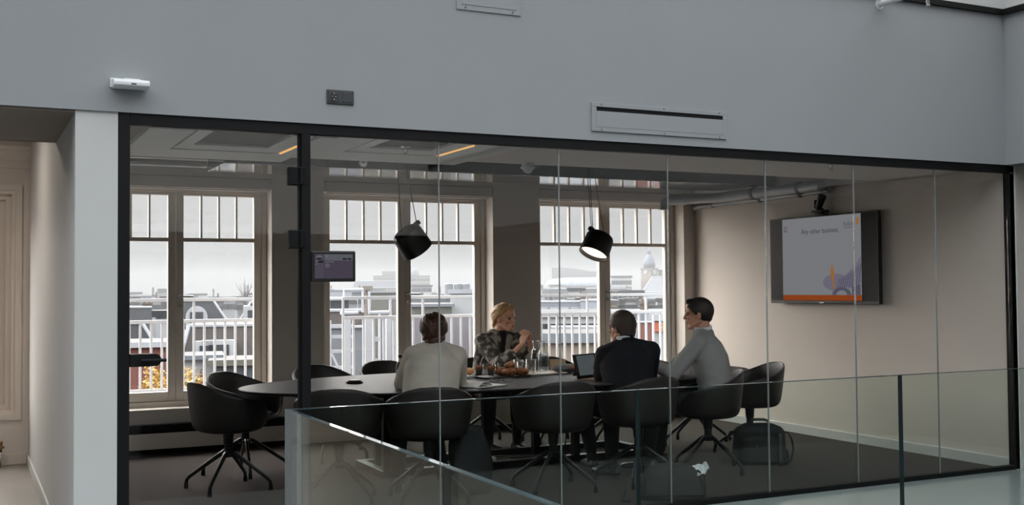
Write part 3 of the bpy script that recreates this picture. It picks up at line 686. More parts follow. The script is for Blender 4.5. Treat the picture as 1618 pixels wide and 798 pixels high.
tc = nt.nodes.new('ShaderNodeTexCoord'); n = nt.nodes.new('ShaderNodeTexNoise'); n.inputs['Scale'].default_value = 17; n.inputs['Detail'].default_value = 2.5; r = nt.nodes.new('ShaderNodeValToRGB')
r.color_ramp.elements[0].position = .44; r.color_ramp.elements[0].color = rgb(62,61,59); r.color_ramp.elements[1].position = .62; r.color_ramp.elements[1].color = rgb(168,164,155); q = r.color_ramp.elements.new(.51); q.color = rgb(92,90,85)
nt.links.new(tc.outputs['Object'], n.inputs['Vector']); nt.links.new(n.outputs['Fac'], r.inputs[0]); nt.links.new(r.outputs[0], nt.nodes['Principled BSDF'].inputs['Base Color'])
mat('eye_white', (120,112,104), .3); mat('eye_iris', (40,34,30), .15); mat('stubble', (92,66,52), .7, var=.15, scale=200); mat('lips', (176,104,92), .45)

def chain(b, pts, rs):
    for i in range(len(pts) - 1): b.cap(pts[i], pts[i + 1], rs[i], rs[i + 1])
def hand(b, wrist, fdir, pnorm, thumb, curl=(.5, .7, .5), s=1.0, spread=.10, tcurl=.5):
    """palm with four fingers and a thumb; fdir: along the palm, pnorm: out of the palm, thumb: +1/-1 side"""
    w = V(wrist); f = V(fdir).normalized(); n = V(pnorm); n = (n - f * n.dot(f)).normalized(); sd = f.cross(n) * thumb
    lens = (.042, .046, .043, .034); palm = (.083, .086, .082, .074)
    for k in range(4):
        off = (1.5 - k) / 1.5
        base = w + sd * (.014 * off) * s; kn = w + f * palm[k] * s + sd * (.029 * off) * s
        b.cap(base, kn, .0135 * s, .0115 * s)
        if k < 3: b.cap(base.lerp(kn, .5), base.lerp(kn, .5) + sd * (-.012 * s), .0125 * s, .0125 * s)
        d = (f + sd * spread * off).normalized(); p = kn; a = 0
        for j, (fr, c) in enumerate(zip((1, .66, .5), curl)):
            a += c; dd = d * math.cos(a) + n * math.sin(a); q = p + dd * lens[k] * fr * s
            b.cap(p, q, (.0098 - .001 * j) * s, (.0090 - .001 * j) * s); p = q
    t0 = w + f * .018 * s + sd * .022 * s; t1 = t0 + (f * .6 + sd * .75 + n * .35).normalized() * .040 * s
    t2 = t1 + (f * .85 + sd * .3 + n * tcurl).normalized() * .032 * s; t3 = t2 + (f * .9 + n * tcurl * 1.3).normalized() * .026 * s
    b.cap(t0, t1, .014 * s, .0115 * s); b.cap(t1, t2, .0112 * s, .0098 * s); b.cap(t2, t3, .0098 * s, .008 * s)
def head_frame(c, f, up=(0, 0, 1)):
    f = V(f).normalized(); u = V(up); u = (u - f * u.dot(f)).normalized(); r = f.cross(u)
    return Matrix(((r.x, f.x, u.x, c[0]), (r.y, f.y, u.y, c[1]), (r.z, f.z, u.z, c[2]), (0, 0, 0, 1)))
def head(b, M, s=1.0, jaw=1.0, neck=None):
    L = lambda p: M @ (V(p) * s)
    R3 = M.to_3x3()
    E_ = lambda c, r: b.ell(L(c), [x * s for x in r], R=R3, sub=3)
    C_ = lambda p, q, r0, r1: b.cap(L(p), L(q), r0 * s, r1 * s)
    E_((0, -.014, .034), (.073, .093, .082)); E_((0, .03, .045), (.062, .058, .062)); E_((0, .022, -.03), (.060 * jaw, .066, .072)); E_((0, .045, -.072), (.040 * jaw, .040, .036)); E_((0, .066, -.092), (.020 * jaw, .018, .016))
    for x in (-1, 1):
        C_((x * .052 * jaw, -.005, -.05), (x * .024 * jaw, .062, -.090), .020, .016)     # jaw line
        E_((x * .038, .062, -.018), (.022, .020, .018)); C_((x * .012, .083, .026), (x * .044, .070, .024), .010, .009)
        E_((x * .074, -.008, -.006), (.009, .020, .031)); E_((x * .078, -.012, .006), (.007, .016, .018))   # ears
        E_((x * .010, .096, -.026), (.0075, .008, .006))                                       # nostrils
    C_((0, .085, .018), (0, .104, -.020), .0075, .0085); E_((0, .104, -.024), (.0095, .009, .008))
    C_((-.016, .085, -.050), (.016, .085, -.050), .0075, .0075); C_((-.014, .084, -.062), (.014, .084, -.062), .008, .008); C_((0, .086, -.038), (0, .086, -.046), .007, .007)
    if neck is not None:
        b.cap(L((0, -.02, -.05)), neck, .052 * s, .057 * s); b.cap(L((0, -.035, -.01)), neck, .045 * s, .055 * s)
def eyes(M, parent, s=1.0):
    for x in (-1, 1):
        b = B(); b.ell(M @ (V((x * .031, .0735, .004)) * s), (.0115 * s,) * 3, sub=2); e = b.build('eye', MATS['eye_white'], parent, True)
        b = B(); b.ell(M @ (V((x * .031, .0820, .004)) * s), (.0040 * s,) * 3, sub=2); b.build('iris', MATS['eye_iris'], e, True)
    b = B(); b.cap(M @ (V((-.017, .0905, -.0505)) * s), M @ (V((.017, .0905, -.0505)) * s), .0035 * s, .0035 * s); b.cap(M @ (V((-.013, .090, -.061)) * s), M @ (V((.013, .090, -.061)) * s), .0042 * s, .0042 * s); b.build('lips', MATS['lips'], parent, True)
def hair_cap(b, M, s=1.0, p0=(0, .080, .062), n=(0, .60, -.80), grow=1.0, low=0.0):
    bm = bmesh.new(); bmesh.ops.create_icosphere(bm, subdivisions=4, radius=1)
    bmesh.ops.transform(bm, matrix=Matrix.Translation((0, -.014, .032 - low / 2)) @ Matrix.Diagonal(V((.083 * grow, .104 * grow, .094 * grow + low / 2, 1))), verts=bm.verts)
    r = bmesh.ops.bisect_plane(bm, geom=bm.verts[:] + bm.edges[:] + bm.faces[:], plane_co=p0, plane_no=n, clear_outer=True)
    eds = [e for e in bm.edges if e.is_boundary]; bmesh.ops.contextual_create(bm, geom=eds)
    bmesh.ops.transform(bm, matrix=M @ Matrix.Scale(s, 4), verts=bm.verts); bmesh.ops.recalc_face_normals(bm, faces=bm.faces); b.add(bm)
def hair_locks(b, M, s, bun, n, spread, fwd, r=.0115, grow=1.04, seed=3):
    rnd = random.Random(seed); E3 = V((.083, .104, .094)) * grow; e = V(bun).normalized()
    for k in range(n):
        a = math.radians(-spread + 2 * spread * k / (n - 1)); d0 = V((math.sin(a), fwd * (1 - .45 * abs(math.sin(a))), math.cos(a) * .95)).normalized(); pts = []; j = 1 + rnd.uniform(-.015, .035)
        for i in range(9):
            d = d0.slerp(e, i / 8 * .93); d.x += .05 * math.sin(i * .8 + k) * math.sin(i / 8 * PI); d.normalize()
            pts.append(M @ (V((d.x * E3.x * j, d.y * E3.y * j - .014, d.z * E3.z * j + .030)) * s))
        chain(b, pts, [r * .55 * s] + [r * (1 + .15 * math.sin(k * 2.1 + i)) * s for i in range(7)] + [r * .8 * s])
def torso(b, J, g, hip=(.165, .12), waist=(.140, .105), chest=(.168, .118), top=(.150, .085)):
    """g: extra thickness of cloth"""
    sl, sr = V(J['shL']), V(J['shR']); ax = (sr - sl).normalized(); pel, ch, nk = V(J['pel']), V(J['chest']), V(J['neck'])
    mid = (sl + sr) / 2
    P = [pel + V((0, 0, -.09)), pel, pel.lerp(ch, .45), ch, ch.lerp(mid, .65), mid.lerp(nk, .5), nk]
    Rr = [(hip[0] * .9, hip[1]), hip, waist, chest, (chest[0] * .98, chest[1] * .92), (top[0] * .72, top[1] * .85), (.062, .060)]
    b.tube(P, [(a + g, c + g) for a, c in Rr], n=28, ref=ax)
    for s in (sl, sr): b.cap(nk.lerp(mid, .35), s, .058 + g, .052 + g); b.cap(ch.lerp(mid, .5), s + V((0, 0, -.02)), .085 + g, .050 + g)
def arm(b, J, k, g, end=1.0, r=1.0):
    s, e, w = V(J['sh' + k]), V(J['el' + k]), V(J['wr' + k]); w2 = e.lerp(w, end)
    chain(b, [s, s.lerp(e, .35), e], [(.050 + g) * r, (.047 + g) * r, (.038 + g) * r]); chain(b, [e, e.lerp(w2, .35), w2], [(.038 + g) * r, (.038 + g) * r, (.027 + g + (1 - end) * .012) * r])
def leg(b, J, k, g, end=1.0):
    h, kn, a = V(J['hip' + k]), V(J['kn' + k]), V(J['an' + k]); a2 = kn.lerp(a, end)
    chain(b, [h, h.lerp(kn, .5), kn], [.082 + g, .072 + g, .055 + g]); chain(b, [kn, kn.lerp(a2, .35), a2], [.053 + g, .052 + g, .036 + g * 1.3])
def shoe(b, a, d, h=.10, s=1.0):
    a = V(a); d = V((d[0], d[1], 0)).normalized(); z = a.z - h + .001
    A = V((a.x, a.y, z)); sd = V((-d.y, d.x, 0)); rs = []
    for t, wd, ht in ((-.075, .018, .05), (-.065, .030, .075), (-.02, .034, .085), (.04, .038, .065), (.10, .043, .05), (.15, .042, .042), (.18, .032, .034), (.195, .012, .022)):
        c = A + d * t * s; rs.append([c + sd * wd * s + V((0, 0, .0)), c + sd * wd * s + V((0, 0, .02)), c + sd * wd * s * .8 + V((0, 0, ht * .75)), c + V((0, 0, ht)), c - sd * wd * s * .8 + V((0, 0, ht * .75)), c - sd * wd * s + V((0, 0, .02)), c - sd * wd * s])
    b.rings(rs)
def person(J, facing, lab, skin, hs=1.0, jaw=1.0, hands=None, barelegs=False):
    root = empty('person', (J['pel'][0], J['pel'][1], 0), label=lab, cat='person'); off = -V(root.location)
    JJ = {k: V(v) + off for k, v in J.items()}
    M = head_frame(JJ['head'], facing, J.get('up', (0, 0, 1)) if False else (0, 0, 1))
    b = B(); head(b, M, hs, jaw, JJ['neck']); torso(b, JJ, -.012)
    for k in 'LR':
        arm(b, JJ, k, 0 if True else 0, 1.0, .80); leg(b, JJ, k, -.012, 1.0 if barelegs else .75)
        b.cap(JJ['el' + k].lerp(JJ['wr' + k], .8), JJ['wr' + k], .027, .023)
    for h in hands: hand(b, JJ['wr' + h[0]], *h[1:])
    body = b.build('body', skin, root); remesh(body, .0042, 3, .4)
    eyes(M, root, hs)
    return root, JJ, M
def cloth(name, fn, m, root, vox=.008, sm=5):
    b = B(); fn(b); o = b.build(name, m, root); return remesh(o, vox, sm)

# --- woman in the cream jumper, seen from behind
J = dict(pel=(2.19, 1.10, .57), chest=(2.26, 1.20, .86), neck=(2.31, 1.29, 1.05), head=(2.345, 1.37, 1.145), shL=(2.15, 1.26, .985), shR=(2.46, 1.215, .975), elL=(2.115, 1.40, .785), elR=(2.535, 1.37, .775), wrL=(2.25, 1.61, .775), wrR=(2.57, 1.60, .785),
         hipL=(2.10, 1.12, .545), hipR=(2.28, 1.09, .545), knL=(2.14, 1.54, .53), knR=(2.38, 1.50, .53), anL=(2.10, 1.46, .11), anR=(2.42, 1.40, .11))
f = V((.35, .94, -.16))
root, JJ, M = person(J, f, 'person seen from behind in a cream knitted jumper, brown hair in a low bun', MATS['skin_fair'], 1.03, .92, [('L', (.5, .85, -.05), (0, 0, -1), 1, (.3, .4, .3)), ('R', (.1, .95, -.05), (0, 0, -1), -1, (.3, .5, .4))])
def fn(b):
    torso(b, JJ, .022, hip=(.185, .135), waist=(.178, .135), chest=(.182, .132))
    for k in 'LR': arm(b, JJ, k, .022, .86, 1.08)
    b.cap(JJ['neck'] + V((0, -.01, -.02)), JJ['neck'] + V((.006, .0, .012)), .075, .066)
cloth('jumper', fn, MATS['jumper_cream'], root)
def fn(b):
    for k in 'LR': leg(b, JJ, k, .012, .93)
    b.ell(JJ['pel'] + V((0, 0, -.04)), (.18, .15, .09))
cloth('trousers', fn, MATS['trousers_dark'], root)
for k in 'LR':
    b = B(); shoe(b, JJ['an' + k], (.3, .95)); b.build('shoe', MATS['boot_black'], root, True)
    b = B(); b.cap(JJ['an' + k] + V((0, 0, -.05)), JJ['an' + k].lerp(JJ['kn' + k], .2), .036, .040); b.build('sock', MATS['trousers_dark'], root, True)
def fn(b):
    L = lambda p: M @ (V(p) * 1.06); R3 = M.to_3x3()
    hair_cap(b, M, 1.04, n=(0, .78, -.62), p0=(0, .07, .05), grow=1.02, low=.03); hair_locks(b, M, 1.05, (0, -.9, -.80), 19, 84, .35, .0125, 1.05)
    b.ell(L((0, -.075, -.01)), (.062, .045, .06), R=R3)
    for c, r in (((0, -.105, -.055), (.056, .042, .044)), ((.034, -.10, -.066), (.036, .034, .034)), ((-.038, -.098, -.052), (.040, .036, .036)), ((.0, -.128, -.075), (.052, .034, .036)), ((.0, -.118, -.04), (.03, .022, .022)), ((-.012, -.10, -.085), (.03, .026, .022)), ((.02, -.112, -.078), (.022, .02, .018))): b.ell(L(c), r, R=R3, sub=2)
    for k in range(7):
        q = -1 + k / 3; chain(b, [L((.062 * q, -.10, -.045)), L((.03 * q + .02, -.150 + .02 * q * q, -.055 - .012 * (k % 3))), L((-.02 + .03 * q, -.158 + .02 * q * q, -.085 + .010 * (k % 2))), L((-.055 * q, -.118, -.115 + .02 * abs(q)))], [.010, .013, .013, .009])
    for k in range(9):
        a = k / 8 * PI; b.cap(L((.05 * math.cos(a), -.06 - .02 * math.sin(a), .075 - .02 * abs(math.cos(a)))), L((.015 * math.cos(a), -.112, -.04)), .010, .008)
    for x in (-1, 1): b.cap(L((x * .074, .02, .02)), L((x * .072, -.03, -.055)), .010, .008); b.cap(L((x * .078, .03, -.0)), L((x * .074, .022, -.075)), .004, .003)
cloth('hair', fn, MATS['hair_auburn'], root, .004, 2)

# --- man in the dark suit, seen from behind
J = dict(pel=(3.80, 1.02, .57), chest=(3.83, 1.11, .85), neck=(3.85, 1.16, 1.035), head=(3.85, 1.215, 1.148), shL=(3.69, 1.20, .945), shR=(4.03, 1.085, .97), elL=(3.705, 1.28, .785), elR=(4.14, 1.28, .755), wrL=(3.86, 1.50, .78), wrR=(4.00, 1.52, .772),
         hipL=(3.71, 1.04, .545), hipR=(3.89, 1.02, .545), knL=(3.66, 1.50, .54), knR=(3.90, 1.46, .53), anL=(3.86, 1.70, .11), anR=(3.82, 1.33, .11))
f = V((-.30, .94, -.10))
root, JJ, M = person(J, f, 'person seen from behind in a dark navy suit jacket with short dark brown hair', MATS['skin_warm'], 1.08, 1.05, [('L', (.35, .93, -.05), (0, 0, -1), 1, (.3, .5, .4)), ('R', (-.5, .85, -.05), (0, 0, -1), -1, (.3, .5, .4))])
def fn(b):
    torso(b, JJ, .020, hip=(.185, .14), waist=(.172, .13), chest=(.192, .132), top=(.17, .09))
    for k in 'LR': arm(b, JJ, k, .022, .90, 1.08); b.ell(JJ['sh' + k] + V((0, 0, .004)), (.070, .070, .062))
    b.cap(JJ['neck'] + V((0, -.01, -.02)), JJ['neck'] + V((0, -.012, .012)), .082, .070)
    for k in range(5): t = .2 + k * .13; c = JJ['shL'].lerp(JJ['elL'], t); b.tube([c + V((-.066, .03, .02)), c + V((-.02, -.068, -.005)), c + V((.05, -.04, -.02))], .008, n=8)
cloth('jacket', fn, MATS['suit_navy'], root)
def fn(b):
    c = JJ['neck']; pts = [c + V((.064 * math.cos(a), .060 * math.sin(a) - .002, .036 + .010 * math.cos(a + 2.2))) for a in [2 * PI * k / 24 for k in range(24)]]
    for p, q in zip(pts, pts[1:] + pts[:1]): b.cap(p, q + V((0, 0, 0)), .010, .010, n=8, m=3); b.cap(p + V((0, 0, -.02)), q + V((0, 0, -.02)), .010, .010, n=8, m=3)
cloth('shirt_collar', fn, MATS['shirt_white'], root, .005, 2)
def fn(b):
    for k in 'LR': leg(b, JJ, k, .014, .86)
    b.ell(JJ['pel'] + V((0, 0, -.04)), (.19, .15, .09))
cloth('trousers', fn, MATS['suit_navy'], root)
for k, d in (('L', (.2, .98)), ('R', (-.2, .95))):
    b = B(); shoe(b, JJ['an' + k], d, s=1.1); b.build('shoe', MATS['boot_black'], root, True)
    b = B(); b.cap(JJ['an' + k] + V((0, 0, -.05)), JJ['an' + k].lerp(JJ['kn' + k], .22), .040, .043); b.build('sock', MATS['trousers_dark'], root, True)
def fn(b):
    hair_cap(b, M, 1.09, n=(0, .70, -.71), p0=(0, .086, .072), grow=1.03, low=.02)
    L = lambda p: M @ (V(p) * 1.08); R3 = M.to_3x3()
    b.ell(L((0, -.07, -.03)), (.062, .042, .055), R=R3)
    for x in (-1, 1): b.cap(L((x * .064, -.045, -.01)), L((x * .05, -.06, -.06)), .02, .016)
    for x in (-1, 1): b.cap(L((x * .016, .092, .034)), L((x * .046, .078, .033)), .0045, .004)
cloth('hair', fn, MATS['hair_brown'], root, .0045, 3)

# --- man in the grey sweater, three-quarter from behind
J = dict(pel=(4.66, 1.08, .57), chest=(4.63, 1.14, .88), neck=(4.605, 1.20, 1.105), head=(4.58, 1.225, 1.238), shL=(4.47, 1.075, 1.02), shR=(4.745, 1.335, 1.025), elL=(4.275, 1.14, .775), elR=(4.52, 1.55, .775), wrL=(4.22, 1.33, .835), wrR=(4.31, 1.44, .835),
         hipL=(4.58, 1.02, .545), hipR=(4.71, 1.14, .545), knL=(4.27, 1.38, .53), knR=(4.42, 1.52, .53), anL=(4.20, 1.42, .11), anR=(4.45, 1.62, .11))
f = V((-.78, .62, -.07))
root, JJ, M = person(J, f, 'person in a grey sweater with white shirt collar and short black hair, hands clasped', MATS['skin_warm'], 1.09, 1.05, [('L', (-.35, .55, .55), (.75, .6, .1), 1, (.75, .8, .5)), ('R', (-.75, -.35, .5), (-.4, -.75, .1), -1, (.75, .8, .5))])
def fn(b):
    torso(b, JJ, .016, hip=(.170, .135), waist=(.158, .125), chest=(.180, .128))
    for k in 'LR': arm(b, JJ, k, .016, .93, 1.05)
    b.cap(JJ['neck'] + V((.01, -.01, -.03)), JJ['neck'] + V((0, 0, .0)), .080, .068)
    for k in range(4):
        t = k / 3; c = JJ['pel'].lerp(JJ['chest'], .2 + .45 * t)
        b.tube([c + V((-.13, -.09, .02 + .03 * t)), c + V((-.02, -.145, -.01)), c + V((.11, -.12, -.03)), c + V((.165, -.02, -.02))], .010, n=8)
cloth('sweater', fn, MATS['sweater_grey'], root)
def fn(b):
    c = JJ['neck']; pts = [c + V((.066 * math.cos(a), .064 * math.sin(a), .018 + .014 * math.cos(a - .7))) for a in [2 * PI * k / 24 for k in range(24)]]
    for p, q in zip(pts, pts[1:] + pts[:1]): b.cap(p, q, .011, .011, n=8, m=3); b.cap(p + V((0, 0, .016)), q + V((0, 0, .016)), .009, .009, n=8, m=3)
cloth('shirt_collar', fn, MATS['shirt_white'], root, .005, 2)
def fn(b):
    for k in 'LR': leg(b, JJ, k, .016, .95)
    b.ell(JJ['pel'] + V((0, 0, -.04)), (.17, .17, .09))
cloth('trousers', fn, MATS['trousers_dark'], root)
for k in 'LR':
    b = B(); shoe(b, JJ['an' + k], (-.75, .65), s=1.1); b.build('shoe', MATS['boot_black'], root, True)
    b = B(); b.cap(JJ['an' + k] + V((0, 0, -.05)), JJ['an' + k].lerp(JJ['kn' + k], .2), .038, .042); b.build('sock', MATS['trousers_dark'], root, True)
def fn(b):
    hair_cap(b, M, 1.09, n=(0, .70, -.72), p0=(0, .088, .070), grow=1.02, low=.01)
    L = lambda p: M @ (V(p) * 1.09); R3 = M.to_3x3()
    b.ell(L((0, .045, .098)), (.055, .045, .024), R=R3); b.ell(L((0, -.068, -.02)), (.06, .04, .05), R=R3)
    for x in (-1, 1): b.cap(L((x * .016, .092, .034)), L((x * .046, .078, .033)), .0048, .004)
cloth('hair', fn, MATS['hair_dark'], root, .0045, 3)

# --- woman in the patterned cardigan across the table
J = dict(pel=(3.67, 3.30, .57), chest=(3.705, 3.22, .88), neck=(3.735, 3.15, 1.055), head=(3.76, 3.09, 1.180), shL=(3.895, 3.15, .975), shR=(3.565, 3.15, .975), elL=(3.93, 2.90, .775), elR=(3.60, 2.86, .77), wrL=(3.885, 2.83, .97), wrR=(3.79, 2.80, .955),
         hipL=(3.76, 3.30, .545), hipR=(3.58, 3.30, .545), knL=(3.80, 2.92, .53), knR=(3.52, 2.94, .53), anL=(3.79, 2.92, .12), anR=(3.545, 3.0, .12))
f = V((.42, -.90, -.03))
root, JJ, M = person(J, f, 'person with pulled-back blonde hair in a patterned cardigan, hands folded near the chin', MATS['skin_fair'], 1.08, .93, [('L', (-.25, -.15, .95), (-.95, .2, -.2), -1, (.7, 1.0, .6)), ('R', (.30, -.05, .95), (.9, .35, -.2), 1, (.5, .9, .6))], barelegs=True)
def fn(b):
    torso(b, JJ, .016, hip=(.170, .13), waist=(.155, .12), chest=(.168, .12))
    for k in 'LR': arm(b, JJ, k, .026, .42, 1.1); e = JJ['el' + k]; b.cap(e + V((-.02, .03, -.005)), e + V((.03, .03, -.002)), .052, .050)
cloth('cardigan', fn, MATS['cardigan_print'], root)
def fn(b):
    n, c = JJ['neck'], JJ['chest']
    b.cap(n + V((.0, -.035, -.02)), c + V((0, -.085, -.10)), .055, .085)
cloth('top', fn, MATS['top_black'], root)
def fn(b):
    n, c = JJ['neck'], JJ['chest']
    for s in (-1, 1): b.tube([n + V((s * .03, .055, .02)), n + V((s * .076, .01, .016)), n + V((s * .074, -.065, -.04)), c + V((s * .068, -.150, .04)), c + V((s * .06, -.165, -.14))], [(.014, .026), (.016, .030), (.016, .032), (.015, .032), (.012, .028)], n=12)
cloth('scarf', fn, MATS['scarf_grey'], root, .006, 3)
def fn(b):
    for k in 'LR': leg(b, JJ, k, .020, .62)
    b.ell(JJ['pel'] + V((0, 0, -.04)), (.17, .15, .09))
cloth('trousers', fn, MATS['trousers_dark'], root)
for k, d in (('L', (.15, -1)), ('R', (.35, -.95))):
    def fn(b):
        a = JJ['an' + k]; chain(b, [a.lerp(JJ['kn' + k], .30), a, a + V((0, 0, -.05))], [.047, .044, .042]); shoe(b, a, d, h=.12)
    cloth('boot', fn, MATS['boot_black'], root, .006, 2)
def fn(b):
    L = lambda p: M @ (V(p) * 1.08); R3 = M.to_3x3()
    hair_cap(b, M, 1.09, n=(0, .72, -.70), p0=(0, .062, .098), grow=1.0, low=.0); hair_locks(b, M, 1.08, (0, -.9, -.62), 21, 88, .58, .0110, 1.03, 5)
    b.ell(L((0, -.08, -.045)), (.05, .045, .045), R=R3); b.ell(L((.0, -.105, -.06)), (.034, .032, .034), R=R3)
    for x in (-1, 1):
        chain(b, [L((x * .006, .068, .110)), L((x * .042, .064, .086)), L((x * .070, .034, .052)), L((x * .076, -.005, .024)), L((x * .074, -.05, -.015)), L((x * .03, -.10, -.05))], [.006, .008, .010, .012, .014, .016])
        b.cap(L((x * .016, .093, .034)), L((x * .046, .079, .033)), .0032, .003)
cloth('hair', fn, MATS['hair_blonde'], root, .004, 3)
# ------------------------------------------------------------------ things on the table
TZ = .740
mat('clear_liquid', (160,160,160), .1); pane_mat('tumbler_glass', (.93, .94, .94), ior=1.45); pane_mat('water', (.80, .83, .85), ior=1.33); pane_mat('plastic_clear', (.90, .92, .93), ior=1.4)
mat('tray_slate', (58,60,62), .45, var=.1); mat('plate_white', (216,208,198), .4); mat('paper', (226,224,220), .8, var=.02); mat('paper_blue', (160,170,178), .8); mat('crust', (120,72,36), .5, var=.5, scale=45, bump=.3, bscale=80); mat('roll', (206,160,112), .7, var=.12, scale=30); mat('granola', (150,88,48), .8, var=.45, scale=160, bump=.5, bscale=160)
mat('pouch_grey', (86,88,92), .75, var=.1); mat('patch_tan', (150,92,60), .7); mat('box_brown', (150,132,110), .7); mat('leather_tan', (120,86,62), .6); mat('spoon_white', (220,220,218), .4)
emis('laptop_glow', (72,78,80), 1.0); emis('laptop_line', (58,62,66), 1.0)
def Z(o): return o
# tumblers and carafes
def tumbler(x, y, r, h, lab):
    o = empty('drinking_glass', (x, y, TZ + .014), label=lab, cat='glass', group='tumblers on the tray')
    b = B(); b.lathe([(r * .84, 0), (r, h), (r - .0022, h), (r * .82 - .002, .008), (.001, .008)], n=28, cap=False); b.lathe([(.001, 0), (r * .84, 0)], n=28, cap=False); b.build('glass_wall', MATS['tumbler_glass'], o, True)
    b = B(); b.lathe([(r - .001, h - .001), (r, h + .001), (r - .002, h + .001)], n=28, cap=False); b.build('rim', MATS['joint'], o, True)
tumbler(3.50, 2.30, .042, .10, 'short empty tumbler at the back of the tray, left of the carafes')
tumbler(3.43, 2.10, .040, .095, 'front tumbler on the tray, beside the croissants')
tumbler(3.50, 2.07, .044, .115, 'taller patterned tumbler in front of the carafes')
def carafe(x, y, lab, fill):
    o = empty('water_carafe', (x, y, TZ + .014), label=lab, cat='carafe', group='glass carafes on the tray')
    P = [(.044, 0), (.047, .01), (.047, .14), (.040, .165), (.026, .19), (.024, .215), (.031, .255)]
    b = B(); b.lathe(P + [(r - .0025, z) for r, z in reversed(P)], n=32, cap=False); b.lathe([(.001, .002), (.044, .002)], n=32, cap=False); b.build('glass_wall', MATS['tumbler_glass'], o, True)
    b = B(); b.lathe([(.001, .006), (.043, .006), (.0435, fill), (.001, fill)], n=32, cap=False); b.build('water', MATS['water'], o, True)
    b = B(); b.lathe([(.030, .254), (.0315, .257), (.029, .257)], n=28, cap=False); b.build('rim', MATS['joint'], o, True)
carafe(3.70, 2.36, 'rear glass carafe of water on the tray', .125); carafe(3.68, 2.19, 'front glass carafe of water on the tray, right of the tumblers', .15)
# trays
def plate(name, pts, m, lab, h=.014, cat='tray'):
    b = B(); c = sum((V((x, y)) for x, y in pts), V((0, 0))) / len(pts)
    b.rings([[V((c.x + (x - c.x) * s, c.y + (y - c.y) * s, TZ + z)) for x, y in pts] for s, z in ((.94, 0), (1, h), (.97, h), (.92, .004))])
    return tag(b.build(name, m), lab, cat)
def rrect(cx, cy, w, d, a, r=.03, n=5):
    P = []; ca, sa = math.cos(a), math.sin(a)
    for sx_, sy_, a0 in ((1, 1, 0), (-1, 1, 90), (-1, -1, 180), (1, -1, 270)):
        for k in range(n + 1):
            t = math.radians(a0 + 90 * k / n); x = sx_ * (w / 2 - r) + r * math.cos(t); y = sy_ * (d / 2 - r) + r * math.sin(t)
            P.append((cx + x * ca - y * sa, cy + x * sa + y * ca))
    return P
plate('serving_tray', rrect(3.19, 2.05, .46, .36, .08), MATS['tray_slate'], 'dark slate tray carrying the croissants and fruit cups')
plate('serving_tray', rrect(3.62, 2.18, .36, .42, .06), MATS['plate_white'], 'pale tray under the tumblers and carafes')
# croissants: curved and segmented
def croissant(x, y, z, a, s, lab, tilt=0):
    rs = []; n = 26
    for i in range(n + 1):
        t = i / n; th = -1.25 + 2.5 * t; R = .052
        c = V((R * math.sin(th), R * (1 - math.cos(th)) * 1.1, 0)); k = math.sin(PI * (t * .94 + .03)); rr = .006 + .024 * k ** .8; rr *= .90 + .22 * abs(math.sin(t * PI * 6))
        tn = V((math.cos(th), math.sin(th), 0)); nn = V((-tn.y, tn.x, 0))
        rs.append([c + nn * (rr * math.cos(2*PI*j/14)) + V((0, 0, rr * 1.05 * math.sin(2*PI*j/14))) for j in range(14)])
    b = B(); b.rings(rs, M=Matrix.Scale(s, 4)); o = b.build('croissant', MATS['crust'], None, True); o.location = (x, y, z); o.rotation_euler = (tilt, 0, a)
    return tag(o, lab, 'croissant', 'croissants on the slate tray')
for i, (x, y, z, a, t, lab) in enumerate(((3.27, 1.98, .033, .3, 0, 'front left croissant on the slate tray'), (3.37, 2.00, .033, -.5, 0, 'front right croissant on the slate tray beside the tumbler'), (3.24, 2.09, .033, 2.2, 0, 'croissant behind the front left one on the slate tray'), (3.34, 2.10, .034, 1.0, 0, 'rear croissant on the slate tray'), (3.30, 2.04, .080, .9, .1, 'topmost croissant of the pile'))):
    croissant(x, y, TZ + z + .006, a, 1.1, lab, t)
def cup(x, y, lab, full=True, spoon=0):
    o = empty('plastic_cup', (x, y, TZ + (.014 if full else .006)), label=lab, cat='cup', group='clear plastic cups of granola')
    b = B(); P = [(.028, 0), (.038, .085), (.040, .087), (.0375, .086), (.0265, .003), (.001, .003)]; b.lathe(P, n=26, cap=False); b.build('cup_wall', MATS['plastic_clear'], o, True)
    if full:
        b = B(); b.lathe([(.001, .038), (.030, .038), (.0335, .066), (.024, .077), (.001, .082)], n=24, cap=False); g = b.build('granola', MATS['granola'], o, True)
        b = B(); b.lathe([(.001, .005), (.0265, .005), (.0300, .038), (.001, .038)], n=24, cap=False); b.build('yoghurt', MATS['paper_blue'] if spoon < 0 else MATS['tray_slate'], o, True)
    if spoon: b = B(); b.tube([(0, 0, .06), (.028 * abs(spoon), .01, .12), (.045 * abs(spoon), .015, .15)], [(.006, .002), (.003, .0015), (.004, .0015)], n=8); b.build('spoon', MATS['spoon_white'], o, True)
cup(3.04, 2.10, 'left granola cup with a leaning plastic spoon', True, 1); cup(3.11, 2.02, 'front granola cup with a plastic spoon', True, 1.2); cup(3.19, 2.14, 'granola cup behind the croissants', True, -1)
